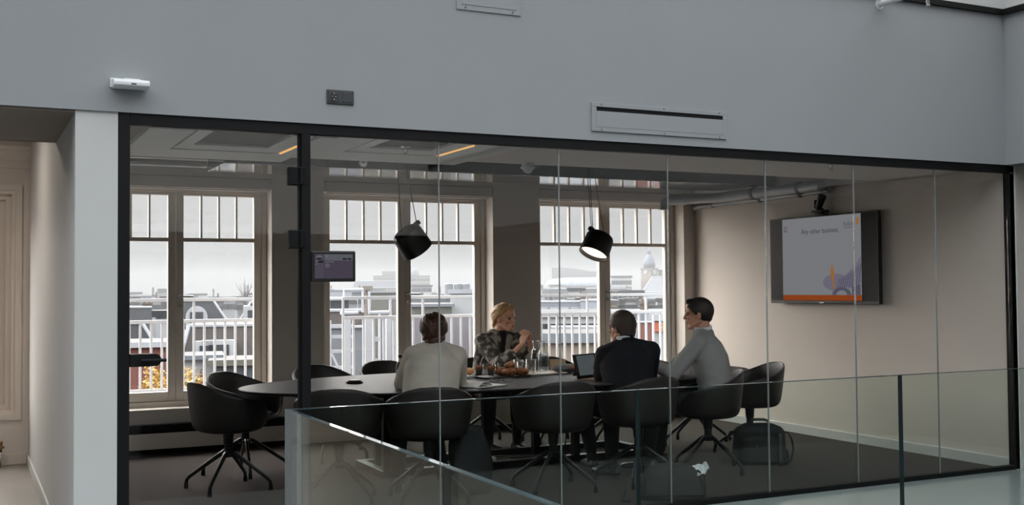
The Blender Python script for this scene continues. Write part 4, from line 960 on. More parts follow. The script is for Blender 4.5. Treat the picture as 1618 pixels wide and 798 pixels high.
# roll in a paper bag, folded blue-grey napkin
b = B(); b.ell((0, 0, .030), (.055, .042, .030)); o = b.build('bread_roll', MATS['roll'], None, True); o.location = (3.02, 2.27, TZ + .008); tag(o, 'round bread roll lying on crumpled white paper', 'bread')
bm = bmesh.new(); bmesh.ops.create_grid(bm, x_segments=16, y_segments=14, size=.12)
for v in bm.verts: q = noise.noise(v.co * 26) ; v.co.z = .006 + abs(q) * .022 + (.045 if v.co.x < -.07 else 0) * abs(noise.noise(v.co * 11 + V((4, 1, 2)))) * 2
b = B(); b.add(bm); o = b.build('paper_bag', MATS['paper'], None, True); o.location = (2.95, 2.28, TZ - .002); s = o.modifiers.new('t', 'SOLIDIFY'); s.thickness = .002; tag(o, 'crumpled white paper bag under the bread roll', 'bag')
b = B(); b.box(-.07, .07, -.05, .05, 0, .008, .003); b.box(-.068, .06, -.048, .045, .008, .020, .004, M=Matrix.Rotation(.12, 4, 'Z')); o = b.build('napkin_stack', MATS['paper_blue']); o.location = (3.00, 2.08, TZ + .0145); o.rotation_euler = (0, 0, .3); tag(o, 'folded blue grey napkins beside the granola cups', 'napkins')
o.location = (2.90, 2.06, TZ)
# open notebook with a curling page
o = empty('open_notebook', (2.70, 1.30, TZ), .35, label='open notebook with a curling page at the front table edge', cat='notebook')
b = B(); b.box(-.155, .155, -.105, .105, 0, .004, .001); b.build('cover', MATS['black_plastic'], o)
b = B(); b.box(.0, .148, -.10, .10, .004, .012, .001); b.box(-.148, 0, -.10, .10, .004, .009, .001); b.build('pages', MATS['paper'], o)
rs = []
for i in range(15):
    t = i / 14; a = t * 2.5; x = -.145 + .15 * t + (0 if t < .5 else (t - .5) * .02); z = .010 + .034 * math.sin(PI * min(1, t * .95)) ** 1.2
    rs.append([V((x, -.10, z)), V((x, .10, z * (.8 + .2 * t)))])
b = B(); b.rings([[r[0], r[1], r[1] + V((0, 0, .0012)), r[0] + V((0, 0, .0012))] for r in rs]); b.build('curled_page', MATS['paper'], o, True)
# eyeglasses
o = empty('eyeglasses', (2.98, 1.56, TZ), -.15, label='thin dark folded eyeglasses lying in front of the slate tray', cat='glasses')
b = B()
for s in (-1, 1): b.tube([(s * .034 + .026 * math.cos(2*PI*k/18), 0.0 + .006 * math.sin(2*PI*k/18), .022 + .019 * math.sin(2*PI*k/18)) for k in range(19)], .0022, n=6)
b.tube([(-.009, 0, .028), (0, .002, .031), (.009, 0, .028)], .002, n=6); b.build('rims', MATS['black_metal'], o, True)
for s in (-1, 1): b = B(); b.tube([(s * .062, 0, .03), (s * .064, .01, .03), (s * -.02, .02 + .008 * s, .012), (s * -.06, .022 + .008 * s, .004)], .0022, n=6); b.build('temple', MATS['black_metal'], o, True)
o.scale = (1.5, 1.5, .8)
# water bottle
o = empty('water_bottle', (2.27, 1.86, TZ), label='clear plastic water bottle with a dark cap left of the cream jumper', cat='bottle')
b = B(); b.lathe([(.001, 0), (.030, .001), (.033, .012), (.031, .05), (.033, .07), (.031, .09), (.033, .11), (.030, .145), (.016, .185), (.0135, .195), (.0135, .205)], n=26, cap=False); b.build('bottle_wall', MATS['plastic_clear'], o, True)
b = B(); b.lathe([(.001, .003), (.030, .004), (.030, .10), (.001, .10)], n=24, cap=False); b.build('water', MATS['water'], o, True)
b = B(); b.lathe([(.0155, .197), (.0155, .217), (.013, .219), (.001, .219)], n=20); b.build('cap', MATS['socket_dark'], o, 'auto')
b = B(); b.lathe([(.0334, .072), (.0334, .108)], n=26, cap=False); b.build('label_band', MATS['paper_blue'], o, True)
# conference puck
o = empty('conference_puck', (1.98, 2.08, TZ), label='flat black conference puck on the empty left part of the table', cat='speakerphone')
b = B(); b.lathe([(.06, 0), (.064, .006), (.064, .014), (.058, .018), (.001, .019)], n=32); b.build('body', MATS['black_plastic'], o, 'auto')
b = B(); b.lathe([(.052, .0185), (.048, .026), (.001, .027)], n=32); b.build('lid', MATS['socket_dark'], o, 'auto')
# laptop of the woman in the jumper: seen along its edge
o = empty('laptop', (2.53, 1.67, TZ), math.radians(-100), label='black laptop seen edge-on in front of the person in the cream jumper', cat='laptop')
b = B(); b.box(-.16, .16, -.11, .11, .002, .018, .004); b.build('base', MATS['black_plastic'], o)
b = B(); b.box(-.145, .145, -.02, .09, .018, .0195); b.build('keyboard', MATS['socket_dark'], o)
M_ = Matrix.Translation((0, .11, .014)) @ Matrix.Rotation(math.radians(-14), 4, 'X'); b = B(); b.box(-.16, .16, -.004, .006, 0, .215, .003, M=M_); sc_ = b.build('screen', MATS['black_plastic'], o)
b = B(); b.box(-.15, .15, -.0046, -.004, .012, .205, M=M_); b.build('display', MATS['screen_black'], sc_)
# tablet computer in front of the suit
o = empty('tablet_computer', (3.74, 1.50, TZ), math.radians(24), label='upright black tablet computer with a dim grey screen beside the dark suit', cat='tablet')
b = B(); b.box(-.15, .15, -.20, .0, .0, .006, .002); b.box(-.13, .13, -.14, -.02, .006, .008); b.build('keyboard_cover', MATS['leather_tan'], o)
M_ = Matrix.Translation((0, .02, .004)) @ Matrix.Rotation(math.radians(-14), 4, 'X'); b = B(); b.box(-.155, .155, -.005, .005, 0, .195, .004, M=M_); sc_ = b.build('casing', MATS['black_plastic'], o)
b = B(); b.box(-.118, .118, -.0056, -.005, .025, .182, M=M_); ds = b.build('display', MATS['laptop_glow'], sc_)
b = B(); b.box(-.05, .06, -.0062, -.0056, .160, .164, M=M_); b.box(-.03, .10, -.0062, -.0056, .06, .063, M=M_); b.box(.05, .09, -.0062, -.0056, .07, .085, M=M_); b.build('screen_line', MATS['laptop_line'], ds)
b = B(); b.box(-.1, .1, .06, .065, 0, .10, .001, M=Matrix.Translation((0, .045, .0)) @ Matrix.Rotation(.35, 4, 'X')); b.build('kickstand', MATS['black_plastic'], o)
# grey pouch, tent card, papers
o = empty('soft_pouch', (3.88, 2.14, TZ), .1, label='dark grey soft pouch with a tan patch between the carafe and the tablet computer', cat='pouch')
rs = []
for k in range(17):
    t = k / 16; a = math.sin(PI * t) ** .6
    rs.append([V((-.16 + .32 * t, .07 * a * math.copysign(abs(math.cos(2*PI*j/20)) ** .8, math.cos(2*PI*j/20)), .038 + .037 * a * math.sin(2*PI*j/20))) for j in range(20)])
b = B(); b.rings(rs); b.build('body', MATS['pouch_grey'], o, True)
b = B(); b.rings([[V((.0 + .11 * t, -.066 - .004 * math.sin(PI * t), .046 + .018 * s)) + V((0, -.003 * abs(s), 0)) for s in (-1, 0, 1)] + [V((.0 + .11 * t, -.060, .046 + .018 * s)) for s in (1, 0, -1)] for t in [k / 8 for k in range(9)]]); b.build('patch', MATS['patch_tan'], o, True)
b = B(); b.prism([(-.055, 0), (0, .10), (.055, 0), (.052, 0), (0, .095), (-.052, 0)], 'y', -.07, .07); o = b.build('tent_card', MATS['box_brown']); o.location = (3.93, 2.40, TZ); o.rotation_euler = (0, 0, 1.2); tag(o, 'beige folded tent card standing behind the grey pouch', 'card')
b = B(); b.box(-.15, .15, -.105, .105, 0, .004); o = b.build('paper_stack', MATS['paper']); o.location = (4.10, 2.42, TZ); o.rotation_euler = (0, 0, .2); tag(o, 'white sheets of paper lying behind the tablet computer', 'paper')
b = B(); b.box(-.10, .10, -.07, .07, 0, .012, .002); o = b.build('notepad', MATS['paper']); o.location = (4.20, 1.36, TZ); o.rotation_euler = (0, 0, .5); tag(o, 'white notepad under the clasped hands of the grey sweater man', 'notepad')

# ------------------------------------------------------------------ bags and a coat
mat('bag_black', (24,25,28), .7, var=.1, bump=.1, bscale=400); mat('bag_charcoal', (44,42,39), .8, var=.1, bump=.1, bscale=400); mat('bag_trim', (60,62,66), .5); mat('tissue', (214,216,218), .85)
def super_bag(w, d, h, n=40, taper=.12, e=2.6, top=.22):
    rs = []
    for k in range(13):
        t = k / 12; z = h * t; s = 1 - taper * t; rr = 1.0
        if t < .08: rr = .90 + .10 * math.sqrt(1 - (1 - t / .08) ** 2)
        if t > 1 - top: q = (t - (1 - top)) / top; rr = math.sqrt(max(.02, 1 - q ** 2.4 * .72))
        rs.append([V((w / 2 * s * rr * math.copysign(abs(math.cos(2*PI*j/n)) ** (2/e), math.cos(2*PI*j/n)), d / 2 * s * (rr if t < .8 else rr) * math.copysign(abs(math.sin(2*PI*j/n)) ** (2/e), math.sin(2*PI*j/n)), z)) for j in range(n)])
    return rs
o = empty('laptop_bag', (5.17, 1.22, 0), math.radians(-27), label='black laptop bag with a shoulder strap standing on the carpet by the right wall', cat='bag')
b = B(); b.rings(super_bag(.46, .20, .33)); b.build('body', MATS['bag_black'], o, True)
b = B(); b.rings(super_bag(.36, .05, .22, top=.15), M=Matrix.Translation((.0, -.095, .02))); b.build('front_pocket', MATS['bag_black'], o, True)
b = B(); b.box(.135, .165, -.120, -.085, .03, .26, .004); b.build('reflective_strip', MATS['bag_trim'], o)
b = B(); b.tube([(-.08, 0, .325), (-.075, 0, .35), (-.04, 0, .362), (.04, 0, .362), (.075, 0, .35), (.08, 0, .325)], (.012), n=10); b.build('grab_handle', MATS['bag_trim'], o, True)
b = B(); b.tube([(.20, 0, .25), (.235, -.01, .26), (.265, -.02, .20), (.275, -.03, .12), (.25, -.05, .04), (.20, -.09, .015), (.13, -.13, .012)], [(.006, .018)] * 7, n=8); b.build('shoulder_strap', MATS['bag_black'], o, True)
b = B(); b.tube([(-.20, 0, .27), (-.235, -.01, .26), (-.25, -.02, .22), (-.235, -.03, .20)], [(.010, .02)] * 4, n=8); b.build('strap_end', MATS['bag_black'], o, True)
b = B(); b.cyl((.03, -.128, .10), (.03, -.118, .10), .008, n=12); b.cyl((-.04, -.125, .16), (-.04, -.115, .16), .008, n=12); b.build('snap', MATS['chrome'], o, 'auto')
o = empty('messenger_bag', (3.67, .30, 0), math.radians(-24), label='charcoal messenger bag with a white tissue on top, lying against the glass near the front', cat='bag')
b = B(); b.rings(super_bag(.50, .24, .24, taper=.30, top=.3)); b.build('body', MATS['bag_charcoal'], o, True)
b = B(); b.rings([[V((x, y, z)) for x, z in ((-.20, .0), (-.19, .10), (0, .125), (.17, .115), (.20, .0))] for y in (-.127, -.112)], M=Matrix.Translation((.0, .0, .02)) @ Matrix.Rotation(-.16, 4, 'X')); b.build('front_flap', MATS['bag_charcoal'], o, bevel=.006)
b = B(); b.tube([(-.215, -.02, .16), (-.27, -.05, .17), (-.33, -.08, .12), (-.34, -.09, .05), (-.36, -.10, .01), (-.30, -.13, .008)], [(.004, .016)] * 6, n=8); b.build('shoulder_strap', MATS['bag_charcoal'], o, True)
b = B(); b.tube([(.17, -.04, .20), (.215, -.06, .17), (.225, -.07, .08), (.20, -.09, .008)], [(.006, .02)] * 4, n=8); b.build('strap_tail', MATS['bag_charcoal'], o, True)
b = B(); b.box(-.235, -.205, -.05, -.01, .13, .18, .004); b.build('buckle', MATS['bag_trim'], o)
bm = bmesh.new(); bmesh.ops.create_grid(bm, x_segments=12, y_segments=10, size=.048)
for v in bm.verts: v.co.z = noise.noise(v.co * 40) * .02 + (.035 if v.co.x > .03 else 0) * abs(v.co.x) / .055; v.co.y *= 1 - .5 * abs(v.co.x) / .055 * (1 if v.co.x > 0 else .2)
b = B(); b.add(bm); t = b.build('tissue', MATS['tissue'], None, True); t.location = (3.84, .19, .205); t.rotation_euler = (.7, -.2, -.3); s = t.modifiers.new('t', 'SOLIDIFY'); s.thickness = .002; tag(t, 'crumpled white tissue on top of the charcoal messenger bag', 'tissue')
# coat hanging off the chair of the woman in the jumper
rs = []
for k in range(12):
    t = k / 11; z = .50 - .47 * t; cx = 2.44 + .02 * t; w = .10 + .05 * math.sin(PI * t * .8); 
    rs.append([V((cx + (w * math.cos(2*PI*j/18)) * (1 + .18 * math.sin(5 * 2*PI*j/18 + 3 * t)), .98 + .07 * math.sin(2*PI*j/18) + .01 * math.sin(7 * t), z)) for j in range(18)])
b = B(); b.rings(rs); o = b.build('coat', MATS['trousers_dark'], None, True); tag(o, 'dark coat bunched down to the carpet beside the chair of the cream jumper woman', 'coat')
# ------------------------------------------------------------------ balcony outside the windows
RY = 5.40
def railing(x0, x1, lab, nb):
    o = empty('balcony_railing', ((x0 + x1) / 2, RY, 0), label=lab, cat='railing'); w = (x1 - x0) / 2
    for z in (1.37, 1.155, .47):
        b = B(); b.box(-w, w, -.02, .02, z - .016, z + .016, .003); b.build('rail', MATS['balcony_white'], o)
    n = int(2 * w / nb)
    for k in range(n + 1):
        x = -w + k * nb; b = B(); b.box(x - .011, x + .011, -.011, .011, .10 if k % 8 == 0 else .47, 1.38 if k % 8 == 0 else 1.15)
        b.build('post' if k % 8 == 0 else 'baluster', MATS['balcony_white'], o)
railing(.55, 2.55, 'white balcony railing outside the left window', .104)
railing(2.95, 4.85, 'white balcony railing outside the middle window', .115)
railing(5.15, 7.6, 'white balcony railing outside the right window', .104)
o = empty('balcony_gate', (3.08, 5.72, 0), label='white slatted gate with wide posts beyond the middle window railing', cat='gate')
for x, wd, h in ((-.19, .045, 1.12), (.02, .075, 1.14), (.27, .095, 1.14), (.50, .06, 1.16), (.585, .03, 1.16)):
    b = B(); b.box(x - wd / 2, x + wd / 2, -.02, .02, .05, h, .003); b.build('post', MATS['balcony_white'], o)
for z in (.40, .60, .78, .94, 1.06): b = B(); b.box(-.2, .10, .02, .035, z - .018, z + .018); b.build('rung', MATS['balcony_white'], o)
for z in (.5, .66, .9): b = B(); b.box(.27, .40, .02, .035, z - .025, z + .025); b.build('rung', MATS['balcony_white'], o)
b = B(); b.tube([(-.2, .03, .86), (-.05, .03, .55)], .012, n=6); b.build('brace', MATS['balcony_white'], o)
o = empty('balcony_tubing', (3.20, 5.9, 0), label='bent white tube frame above the gate outside the middle window', cat='tubing')
b = B(); b.tube([(-.4, 0, 1.36), (.08, 0, 1.36), (.08, 0, 1.20), (-.12, 0, 1.20)], .020, n=8); b.tube([(.22, 0, 1.36), (.22, 0, 1.20), (.45, 0, 1.20)], .020, n=8); b.tube([(.22, 0, 1.44), (.22, 0, 1.36), (1.2, 0, 1.36)], .018, n=8); b.tube([(-.08, 0, 1.36), (-.08, 0, 1.46), (.14, 0, 1.46), (.14, 0, 1.2)], .016, n=8)
for x in (-.38, .34, .47): b.tube([(x, 0, 0), (x, 0, 1.36 if x > .4 else 1.2)], .016, n=8)
b.build('tube', MATS['balcony_white'], o)
mat('screen_lilac', (128,128,138), .7, var=.03)
b = B(); b.box(3.78, 5.3, 5.62, 5.66, .05, 1.15, .004); b.build
o = b.build('privacy_screen', MATS['screen_lilac']); tag(o, 'grey lilac privacy panel behind the middle window railing', 'screen')
b = B(); b.box(-.6, 7.8, 4.66, 6.1, -.25, .05); struct('floor_balcony', b, MATS['concrete'])

# ------------------------------------------------------------------ the city
for n, c in dict(city_white=(150,151,153), city_pale=(128,128,128), city_grey=(100,102,106), city_tan=(118,106,92), city_brick=(104,64,56), slate=(34,35,38), tile_brown=(50,44,42), zinc=(62,67,75), zinc_pale=(92,97,104), roof_felt=(54,54,56), glass_dark=(40,44,50), glass_pale=(104,112,122), ridge_white=(140,142,146), terracotta=(84,70,60), sign_orange=(150,70,44), sign_yellow=(170,140,60), moss=(84,82,74), dome_grey=(86,94,104), stone=(112,104,96)).items(): mat(n, c, .75 if 'zinc' not in n else .45, var=.10, scale=.6)
mat('leaf_yellow', (150,120,62), .8, var=.3, scale=5); mat('leaf_brown', (96,66,44), .8, var=.3, scale=5); mat('bark', (70,62,56), .9); mat('city_ground', (92,92,94), .9)
GZ = -16.0
b = B(); b.box(-900, 900, 9, 1600, GZ - 1, GZ); struct('ground', b, MATS['city_ground'])
b = B(); b.box(-.6, 7.8, 4.7, 6.1, GZ, -.25); struct('wall_facade', b, MATS['city_pale'])
WN = 0
def house(name, lab, px0, px1, py, dist, depth, m, roof='flat', rh=0, rm='slate', wins=None, cat='building', group=None, chim=(), dorm=(), hip=(.0, .0), wm='glass_dark', twist=0.0, parap=None, base=GZ):
    """front top edge seen between two bearings; rh: roof height above the eaves"""
    q0, q1 = (math.sqrt(1 + ((p - 809) / FPX) ** 2) for p in (px0, px1)); qc = math.sqrt(1 + (((px0 + px1) / 2 - 809) / FPX) ** 2)
    A, Bp = at(px0, py, dist * qc / q0), at(px1, py, dist * qc / q1); A.z = Bp.z = (A.z + Bp.z) / 2; c = (A + Bp) / 2; w = V((Bp.x - A.x, Bp.y - A.y, 0)).length
    ang = math.atan2(Bp.y - A.y, Bp.x - A.x) + twist
    o = empty(name, (c.x, c.y, base), ang, lab, cat, group); H = c.z - base - rh; h = w / 2
    b = B(); b.box(-h, h, 0, depth, 0, H); b.build('wall', MATS[m], o)
    if roof == 'flat':
        b = B(); t = max(.12, w * .012); b.box(-h - t, h + t, -t, depth + t, H, H + t * (parap or 1.6)); b.build('roof', MATS['roof_felt'], o)
        b = B(); b.box(-h - t - .02, h + t + .02, -t - .04, -t, H - t * .2, H + t * (parap or 1.6) + .02); b.build('roof_edge', MATS[rm], o)
    else:
        i0, i1 = h * 2 * hip[0], h * 2 * hip[1]; e = min(.3, w * .03)
        if roof == 'gable': rs = [[V((-h - e, -e, H)), V((h + e, -e, H)), V((h + e, depth + e, H)), V((-h - e, depth + e, H))], [V((-h + i0, depth * .48, H + rh)), V((h - i1, depth * .48, H + rh)), V((h - i1, depth * .52, H + rh)), V((-h + i0, depth * .52, H + rh))]]
        else: q = min(rh * .42, depth * .3); rs = [[V((-h - e, -e, H)), V((h + e, -e, H)), V((h + e, depth + e, H)), V((-h - e, depth + e, H))], [V((-h + i0, q, H + rh)), V((h - i1, q, H + rh)), V((h - i1, depth - q, H + rh)), V((-h + i0, depth - q, H + rh))]]
        b = B(); b.rings(rs); b.build('roof', MATS[rm], o)
        b = B(); tp = rs[1]; bt = rs[0]; r = max(.06, rh * .035); b.tube([tp[0], tp[1]], r, n=6)
        if hip[1] > 0: b.tube([bt[1], tp[1]], r, n=6)
        if hip[0] > 0: b.tube([bt[0], tp[0]], r, n=6)
        b.tube([bt[0], bt[1]], r * .9, n=6); b.build('ridge_trim', MATS['ridge_white'], o)
    if wins:
        rows, cols, ww, wh, top = wins                       # fractions of the front
        for rr in range(rows):
            for cc in range(cols):
                x = -h + w * (cc + .5) / cols; z = H - top - rr * wh * 1.7
                b = B(); b.box(x - ww / 2, x + ww / 2, -.06, .04, z - wh, z); b.build('window', MATS[wm], o)
    for x, ht, cw in chim:
        b = B(); b.box(-h + w * x - cw / 2, -h + w * x + cw / 2, depth * .3, depth * .3 + cw, H, H + rh + ht); b.box(-h + w * x - cw * .6, -h + w * x + cw * .6, depth * .3 - cw * .1, depth * .3 + cw * 1.1, H + rh + ht, H + rh + ht + cw * .2)
        ch = b.build('chimney', MATS['terracotta'], o)
        b = B()
        for k in (-.25, .25): b.cyl((-h + w * x + k * cw, depth * .3 + cw / 2, H + rh + ht + cw * .2), (-h + w * x + k * cw, depth * .3 + cw / 2, H + rh + ht + cw * .7), cw * .14, n=8)
        b.build('chimney_pot', MATS['terracotta'], ch)
    for x, dw, dh, arch in dorm:
        X = -h + w * x; b = B(); y1 = depth * .4
        if arch: b.prism([(X - dw/2, H + rh * .12), (X + dw/2, H + rh * .12)] + [(X + dw/2 * math.cos(math.radians(a)), H + rh * .12 + dh * .55 + dw/2 * math.sin(math.radians(a))) for a in range(0, 181, 20)], 'y', -.1, y1)
        else: b.box(X - dw/2, X + dw/2, -.1, y1, H + rh * .12, H + rh * .12 + dh)
        d_ = b.build('dormer', MATS['city_white'], o)
        b = B(); b.box(X - dw * .3, X + dw * .3, -.16, -.08, H + rh * .12 + dh * .2, H + rh * .12 + dh * .8); b.build('dormer_window', MATS['glass_dark'], d_)
    return o
# seen through the left window
house('brick_house', 'low red brick house with a flat pale roof edge at the left', 196, 262, 547, 24, 2.2, 'city_brick', rm='ridge_white', parap=.6)
house('mansard_house', 'dark slate roof with a chimney behind the red brick house', 190, 240, 486, 52, 8, 'city_grey', 'mansard', 1.3, 'slate', chim=((.55, -.6, .5), (.86, .1, .45)))
house('gabled_house', 'small dark sloping roof just above the red brick house', 196, 246, 511, 36, 4, 'city_white', 'mansard', .75, 'slate', hip=(0, .42), wins=(1, 5, .5, .35, .1))
house('slate_house', 'big slate roof with a white arched dormer through the left window', 270, 366, 475, 50, 9, 'city_pale', 'mansard', 1.35, 'slate', hip=(.0, .30), dorm=((.42, .95, .85, True),))
house('slate_house', 'slate roof with a pale dormer at the right edge of the left window', 372, 440, 478, 49, 8, 'city_pale', 'mansard', 1.2, 'slate', hip=(.35, 0), dorm=((.45, 1.0, .9, False),))
house('tiled_house', 'broad brown tiled roof with a tan chimney low in the left window', 284, 420, 515, 31, 7, 'city_pale', 'mansard', 1.15, 'tile_brown', hip=(.10, 0), chim=((.62, -.75, .5),), dorm=((.30, .55, .6, False), (.45, .9, .62, False)))
house('annex', 'low pale flat-roofed annex in front of the brown tiled roof', 283, 345, 566, 23, 1.6, 'city_white', rm='zinc_pale', parap=.4)
house('annex', 'low blue grey annex with a gravel roof right of the pale annex', 338, 430, 575, 22, 1.6, 'zinc', rm='moss', parap=.6)
house('roof_box', 'white box on the roofs between the brick house and the window stile', 246, 266, 500, 40, 3, 'city_white')
# seen through the middle window
house('long_hall', 'long far building with a blue grey roof on the skyline of the middle window', 560, 632, 444, 230, 20, 'city_tan', 'mansard', 1.4, 'zinc', wins=(1, 14, .35, .35, .1))
house('stepped_tower', 'stepped tan tower block above the long blue grey roof', 590, 628, 437, 270, 20, 'city_tan', wins=(1, 8, .6, .5, .3)); house('stepped_tower', 'narrow upper block of the stepped tan tower group', 604, 628, 430, 296, 16, 'city_tan', wins=(1, 5, .6, .5, .3))
house('domed_hall', 'tan hall beside the right leaf of the middle window carrying a grey dome', 650, 679, 437, 260, 20, 'city_tan', wins=(2, 6, .8, .7, .4))
def dome_thing(lab, px, py, dist, r, m, name='dome'):
    p = at(px, py, dist); b = B(); b.lathe([(r, -r * 2), (r, 0), (r * .95, r * .3), (r * .75, r * .68), (r * .4, r * .95), (.001, r * 1.05)], n=24); o = b.build(name, MATS[m], None, True); o.location = p; return tag(o, lab, 'dome')
dome_thing('grey dome on the tan hall behind the middle window handle', 655, 431.5, 268, 1.1, 'dome_grey')
house('flat_block', 'olive flat-roofed block left of the middle window handle', 584, 630, 462, 75, 12, 'moss', rm='city_pale', parap=.6)
house('grey_terrace', 'low grey roofs left of the olive block in the middle window', 520, 586, 462, 95, 10, 'city_grey', rm='zinc_pale', wins=(1, 9, .8, .5, .5))
house('chimney_stack', 'tan square stack between the low grey roofs and the olive block', 577, 585, 458, 60, 1, 'city_tan', rm='stone')
house('roof_lantern', 'small dark glazed roof house at the left of the middle window', 522, 551, 471, 50, 3, 'glass_dark', rm='ridge_white', parap=2)
house('shed_roof', 'brown tiled shed roof just above the white gate', 520, 575, 491, 34, 4, 'city_grey', 'mansard', .5, 'tile_brown')
house('glazed_block', 'pale block with dark windows beside the tan domed hall', 650, 682, 453, 150, 9, 'city_white', wins=(1, 4, .65, .5, .2))
house('white_block', 'plain white block at the right of the middle window', 711, 790, 463, 62, 8, 'city_white', rm='ridge_white')
house('grey_workshop', 'long low grey roof behind the cream jumper woman', 650, 714, 470, 70, 9, 'city_grey', rm='zinc_pale', parap=.8); house('grey_workshop', 'lower olive grey roof behind the cream jumper woman', 650, 714, 484, 55, 7, 'moss', rm='city_grey', parap=.8)
for px, lab in ((709, 'left pale roof tank above the plain white block'), (724, 'middle pale roof tank above the plain white block'), (736, 'right pale roof tank above the plain white block')):
    p = at(px, 458, 110); b = B(); b.lathe([(.42, -2), (.42, .55), (.30, .66), (.001, .68)], n=18); t = b.build('roof_tank', MATS['zinc_pale'], None, 'auto'); t.location = p; tag(t, lab, 'tank')
# seen through the right window
o = house('curved_hall', 'big dark hall with a curved roof on the skyline of the right window', 872, 945, 429, 330, 30, 'glass_dark', rm='city_grey', parap=.3)
p0 = at(872, 423, 330); p1 = at(945, 432, 330); w_ = (V((p1.x, p1.y, 0)) - V((p0.x, p0.y, 0))).length
b = B(); H_ = p0.z - GZ; pr = [(-w_/2, H_ - 2)] + [(-w_/2 + w_ * t / 10, H_ - (t / 10) ** 2.4 * 1.9) for t in range(11)] + [(w_/2, H_ - 2)]; b.prism(pr, 'y', -1, 29); b.build('roof', MATS['slate'], o)
o = house('barrel_hall', 'glazed barrel-vaulted hall in front of the dark curved hall', 869, 985, 452, 220, 8, 'city_white')
w_ = (at(985, 452, 220) - at(869, 452, 220)).length; hz = at(900, 452, 220).z - GZ
b = B(); b.prism([(-.5, hz)] + [(4 - 4.5 * math.cos(math.radians(a)), hz + 1.7 * math.sin(math.radians(a))) for a in range(0, 181, 12)], 'x', -w_ * .28, w_ / 2); b.build('vault', MATS['glass_pale'], o)
b = B(); b.lathe([(4.4, 0), (4.0, .9), (2.8, 1.45), (.01, 1.7)], c=(-w_ * .28, 4, hz), n=28); b.build('vault_end', MATS['ridge_white'], o, True)
b = B()
for k in range(14): x = -w_ * .26 + k * w_ * .055; b.tube([(x, 4 - 4.53 * math.cos(math.radians(a)), hz + 1.73 * math.sin(math.radians(a))) for a in range(0, 181, 15)], .06, n=5)
b.build('vault_rib', MATS['ridge_white'], o)
house('dark_roof_row', 'long dark roof below the barrel vault in the right window', 858, 990, 456, 140, 9, 'city_grey', 'mansard', .75, 'slate', wins=(1, 16, .5, .4, .15))
house('roof_cabin', 'white roof cabin in front of the long dark roof', 898, 923, 459, 95, 5, 'city_white', wins=(1, 3, .4, .5, .5))
house('dormer_house', 'slate blue mansard roof with four dormers at the left of the right window', 850, 920, 477, 66, 8, 'city_grey', 'mansard', 1.0, 'zinc', dorm=((.12, .5, .55, False), (.36, .5, .55, False), (.60, .5, .55, False), (.84, .5, .55, False)))
house('zinc_house', 'blue grey zinc roof house beside the dormer mansard', 917, 950, 475, 60, 7, 'zinc', 'mansard', .8, 'zinc_pale', chim=((.2, .2, .3),))
house('white_terrace', 'low white terrace with small windows above the zinc shed', 852, 948, 500, 46, 6, 'city_white', rm='ridge_white', wins=(1, 9, .35, .35, .3))
house('zinc_shed', 'pitched zinc shed roof low in the right window', 868, 955, 521, 33, 4, 'city_tan', 'gable', .75, 'zinc')
house('plain_wall_house', 'plain tan wall house below the zinc shed', 846, 956, 540, 27, 3, 'city_tan', rm='zinc_pale', wins=(1, 4, .55, .55, .9))
house('white_office', 'white office block right of the barrel vault', 966, 998, 438, 170, 10, 'city_white', wins=(2, 5, .6, .6, .5)); house('white_office', 'lower white office with a grid of dark windows behind the dark suit man', 968, 1016, 463, 90, 8, 'city_white', wins=(2, 6, .35, .45, .25))
house('pale_gable', 'pale house with a steep slanted roof beside the church tower', 1015, 1046, 437, 120, 7, 'city_white', 'gable', 1.7, 'zinc', hip=(.5, 0))
house('dark_block', 'narrow dark modern block at the right edge of the right window', 1040, 1052, 428, 200, 8, 'glass_dark')
house('terracotta_house', 'tan and brick house left of the orange sign', 1006, 1030, 492, 52, 5, 'city_brick', 'mansard', .5, 'zinc', chim=((.5, .3, .4),))
house('grey_warehouse', 'grey warehouse roof behind the dark suit man and the orange sign', 950, 1060, 491, 60, 6, 'city_pale', 'mansard', .5, 'slate')
so = house('sign_house', 'small house with an orange red sign board at the right of the right window', 1030, 1060, 506, 40, 4, 'city_pale', rm='ridge_white')
w_ = (at(1060, 506, 40) - at(1030, 506, 40)).length
b = B(); b.box(-w_ * .38, w_ * .18, -.12, -.02, (at(1040, 524, 40).z - GZ), (at(1040, 509, 40).z - GZ)); sg = b.build('sign_board', MATS['sign_orange'], so)
b = B()
for k in range(4): z = at(1040, 511 + 3.2 * k, 40).z - GZ; b.tube([(-w_ * .02 + (k % 2) * .06, -.14, z), (w_ * .13 - (k % 2) * .05, -.14, z - .04)], .022, n=6)
b.build('sign_mark', MATS['sign_yellow'], sg)
# church tower with a dome and lantern
D_ = 180; pc = at(1026, 420, D_); px_m = D_ / FPX
ct = empty('church_tower', (pc.x, pc.y, GZ), .35, label='church tower with a grey dome and lantern through the right window', cat='tower')
zz = lambda py: at(1026, py, D_).z - GZ
r0 = 11.5 * px_m * .82
b = B(); b.box(-r0, r0, -r0, r0, 0, zz(424)); b.box(-r0 * 1.12, r0 * 1.12, -r0 * 1.12, r0 * 1.12, zz(425.5), zz(423.5)); b.build('shaft', MATS['stone'], ct)
b = B(); b.lathe([(r0 * .98, zz(424)), (r0 * .98, zz(420)), (r0 * 1.05, zz(419.5)), (r0 * .98, zz(415)), (r0 * .82, zz(409)), (r0 * .5, zz(404.5)), (r0 * .3, zz(402.5))], n=24); b.build('dome', MATS['dome_grey'], ct, True)
b = B()
for k in range(8): a = k * PI / 4; b.cyl((r0 * .26 * math.cos(a), r0 * .26 * math.sin(a), zz(403)), (r0 * .26 * math.cos(a), r0 * .26 * math.sin(a), zz(396.5)), r0 * .05, n=6)
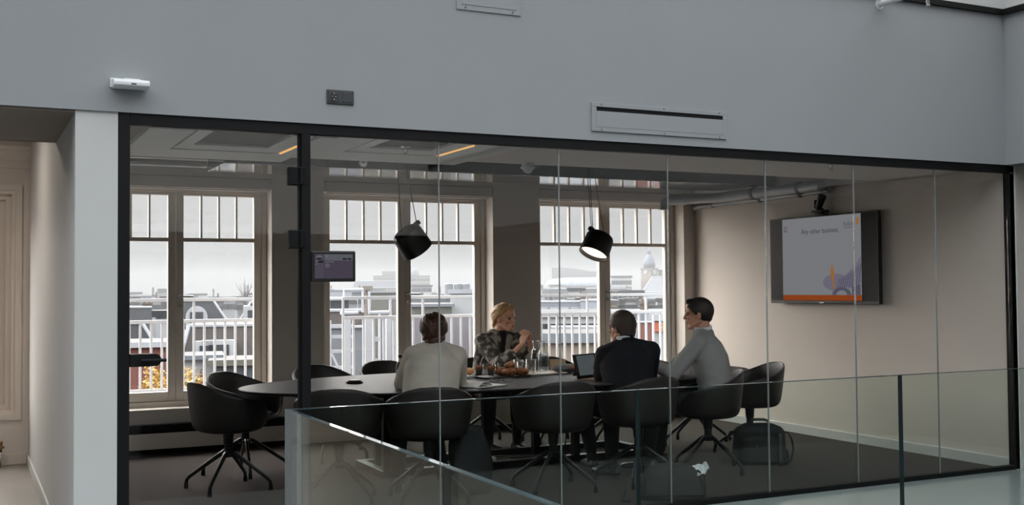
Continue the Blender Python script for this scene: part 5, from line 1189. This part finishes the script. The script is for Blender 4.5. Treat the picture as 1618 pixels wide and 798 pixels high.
b.lathe([(r0 * .33, zz(396.8)), (r0 * .30, zz(395.8)), (r0 * .12, zz(393.5)), (r0 * .03, zz(390)), (.001, zz(388.5))], n=16); b.build('lantern', MATS['dome_grey'], ct)
for ax in ('y', 'x'):
    b = B(); q = zz(430); M_ = Matrix.Rotation(-PI/2 if ax == 'y' else 0, 4, 'Z')
    b.lathe([(r0 * .36, 0), (r0 * .36, .1), (.001, .1)], n=24, M=M_ @ Matrix.Translation((-r0, 0, q)) @ Matrix.Rotation(-PI/2, 4, 'Y') if ax == 'x' else Matrix.Translation((0, -r0, q)) @ Matrix.Rotation(PI/2, 4, 'X')); b.build('clock_face', MATS['ridge_white'], ct, 'auto')
for s in (-.5, .5): b = B(); b.box(s * r0 - r0 * .16, s * r0 + r0 * .16, -r0 - .05, -r0 + .1, zz(443), zz(436)); b.build('belfry_window', MATS['glass_dark'], ct)
# rows of far houses
FG = 'pale houses in the hazy rows on the skyline'
k = 0
for (a, c, pys, d) in ((196, 420, (455, 463), 150), (196, 420, (462, 472), 95), (516, 590, (450, 458), 170), (628, 652, (456, 462), 130), (676, 800, (452, 460), 170), (848, 872, (446, 456), 170), (985, 1060, (446, 458), 150), (848, 1060, (466, 474), 80)):
    x = a
    while x < c:
        wd = random.uniform(9, 20); py = random.uniform(*pys)
        house('far_house', 'one of the small pale houses in the hazy rows on the skyline', x, x + wd, py, d * random.uniform(.95, 1.1), 9, random.choice(('city_white', 'city_pale', 'city_tan', 'city_white', 'city_grey')), random.choice(('flat', 'mansard', 'flat')), .5 * d / 100, random.choice(('slate', 'zinc_pale', 'tile_brown', 'zinc')), group=FG, wins=(1, 3, .5 * d / 100, .45 * d / 100, .35 * d / 100), chim=((random.uniform(.2, .8), .22 * d / 100, .16 * d / 100),) if k % 3 == 0 else ())
        x += wd * random.uniform(1.02, 1.25); k += 1
# autumn shrubs and a bare tree
def shrub(px, py0, py1, wpx, d, m, lab):
    p = at(px, py0, d); top = p.z; bot = at(px, py1, d).z; r = wpx * d / FPX / 2
    o = empty('autumn_shrub', (p.x, p.y, GZ), label=lab, cat='shrub'); z1 = top - GZ; z0 = bot - GZ - 2
    b = B()
    for k in range(5): b.tube([(0, 0, 0), (random.uniform(-.3, .3) * r, random.uniform(-.2, .2), z0 * .8), (random.uniform(-.8, .8) * r, random.uniform(-.3, .3), z1 * .97)], [.12, .07, .02], n=6)
    b.build('stem', MATS['bark'], o)
    bm = bmesh.new()
    for k in range(2600):
        u = random.uniform(-1, 1); t = random.random() ** .7; z = z0 + (z1 - z0) * t * (1 - .35 * u * u) * random.uniform(.93, 1.04)
        c = V((u * r, random.uniform(-.6, .6), z)); s = random.uniform(.03, .06); R_ = Matrix.Rotation(random.uniform(0, 6.3), 3, V((random.random() - .5, random.random() - .5, random.random() - .5)).normalized())
        bm.faces.new([bm.verts.new(c + R_ @ V(q) * s) for q in ((-.5, -1, 0), (.5, -.4, .1), (.4, .8, 0), (-.4, .6, .1))])
    b = B(); b.add(bm); b.build('foliage', MATS[m], o)
shrub(245, 576, 625, 58, 20, 'leaf_yellow', 'yellow autumn shrub in front of the red brick house')
shrub(300, 585, 622, 36, 20, 'leaf_yellow', 'yellow autumn shrub right of the window stile, before the pale annex')
shrub(325, 592, 622, 26, 20.5, 'leaf_brown', 'rust brown autumn shrub beside the right-hand yellow one')
p = at(387, 440, 90); o = empty('bare_tree', (p.x, p.y, GZ), label='bare winter tree on the skyline of the left window', cat='tree'); hh = p.z - GZ
b = B(); b.tube([(0, 0, 0), (.05, 0, hh * .85)], [.3, .14], n=8); b.build('trunk', MATS['bark'], o)
b = B()
for k in range(40):
    z = hh * random.uniform(.80, .92); a = random.uniform(0, 6.3); L_ = random.uniform(.5, 1.4); q = V((math.cos(a) * L_ * .5, math.sin(a) * L_ * .5, z + L_ * .8))
    b.tube([(.05, 0, z), q, q + V((math.cos(a) * .25, math.sin(a) * .25, random.uniform(.3, .8)))], [.035, .02, .008], n=5)
b.build('branches', MATS['bark'], o)
# hazy air over the roofs
m = bpy.data.materials.new('haze'); m.use_nodes = True; nt = m.node_tree; nt.nodes.remove(nt.nodes['Principled BSDF'])
vs_ = nt.nodes.new('ShaderNodeVolumeScatter'); vs_.inputs['Color'].default_value = (.295, .30, .31, 1); vs_.inputs['Density'].default_value = .0045
va = nt.nodes.new('ShaderNodeVolumeAbsorption'); va.inputs['Color'].default_value = (.5, .5, .5, 1); va.inputs['Density'].default_value = .004
ad = nt.nodes.new('ShaderNodeAddShader'); nt.links.new(vs_.outputs[0], ad.inputs[0]); nt.links.new(va.outputs[0], ad.inputs[1]); nt.links.new(ad.outputs[0], nt.nodes['Material Output'].inputs['Volume'])
b = B(); b.box(-260, 420, 30, 460, GZ + .1, 9); o = b.build('city_haze', m); tag(o, 'thin pale haze hanging over the distant roofs', 'haze', kind='stuff')
# ------------------------------------------------------------------ sky, daylight, added corridor fill
w = bpy.data.worlds.new('sky'); SC.world = w; w.use_nodes = True; nt = w.node_tree
bg = nt.nodes['Background']
tc = nt.nodes.new('ShaderNodeTexCoord'); sp = nt.nodes.new('ShaderNodeSeparateXYZ'); rp = nt.nodes.new('ShaderNodeValToRGB')
nt.links.new(tc.outputs['Generated'], sp.inputs[0]); nt.links.new(sp.outputs['Z'], rp.inputs['Fac'])
e = rp.color_ramp.elements
e[0].position = 0.0; e[0].color = (.30, .30, .30, 1)
a = e.new(.001); a.color = (.60, .60, .60, 1)
e[1].position = 1.0; e[1].color = (5.5, 5.8, 6.0, 1)
a = e.new(.10); a.color = (.635, .635, .635, 1)
a = e.new(.28); a.color = (4.2, 4.3, 4.4, 1)
nt.links.new(rp.outputs['Color'], bg.inputs['Color']); bg.inputs['Strength'].default_value = 1.0
def sun(name, d, strength, angle, col=(1,1,1)):
    l = bpy.data.lights.new(name, 'SUN'); l.energy = strength; l.angle = math.radians(angle); l.color = col
    o = bpy.data.objects.new(name, l); COL.objects.link(o)
    o.rotation_euler = V(d).to_track_quat('-Z', 'Y').to_euler(); o.location = (0, 20, 20)
    return o
sun('sun', (.55, -.75, -.42), 15.0, 110, (1, .92, .83))
ld = bpy.data.lights.new('corridor_fill', 'AREA'); ld.energy = 15; ld.size = .6; ld.color = (1, .88, .76)  # unseen fill light, added to brighten the corridor side wall
lo = bpy.data.objects.new('corridor_fill', ld); COL.objects.link(lo); lo.location = (-1.15, 2.5, 2.78)
vs = SC.view_settings
SC.display_settings.display_device = 'sRGB'
vs.view_transform = 'Standard'; vs.look = 'None'; vs.exposure = 0.1; vs.gamma = 1.0; vs.use_curve_mapping = False
SC.cycles.use_denoising = True
SC.cycles.max_bounces = 14; SC.cycles.transparent_max_bounces = 32; SC.cycles.diffuse_bounces = 6; SC.cycles.glossy_bounces = 6
SC.cycles.caustics_reflective = False; SC.cycles.caustics_refractive = False
SC.cycles.sample_clamp_indirect = 6.0
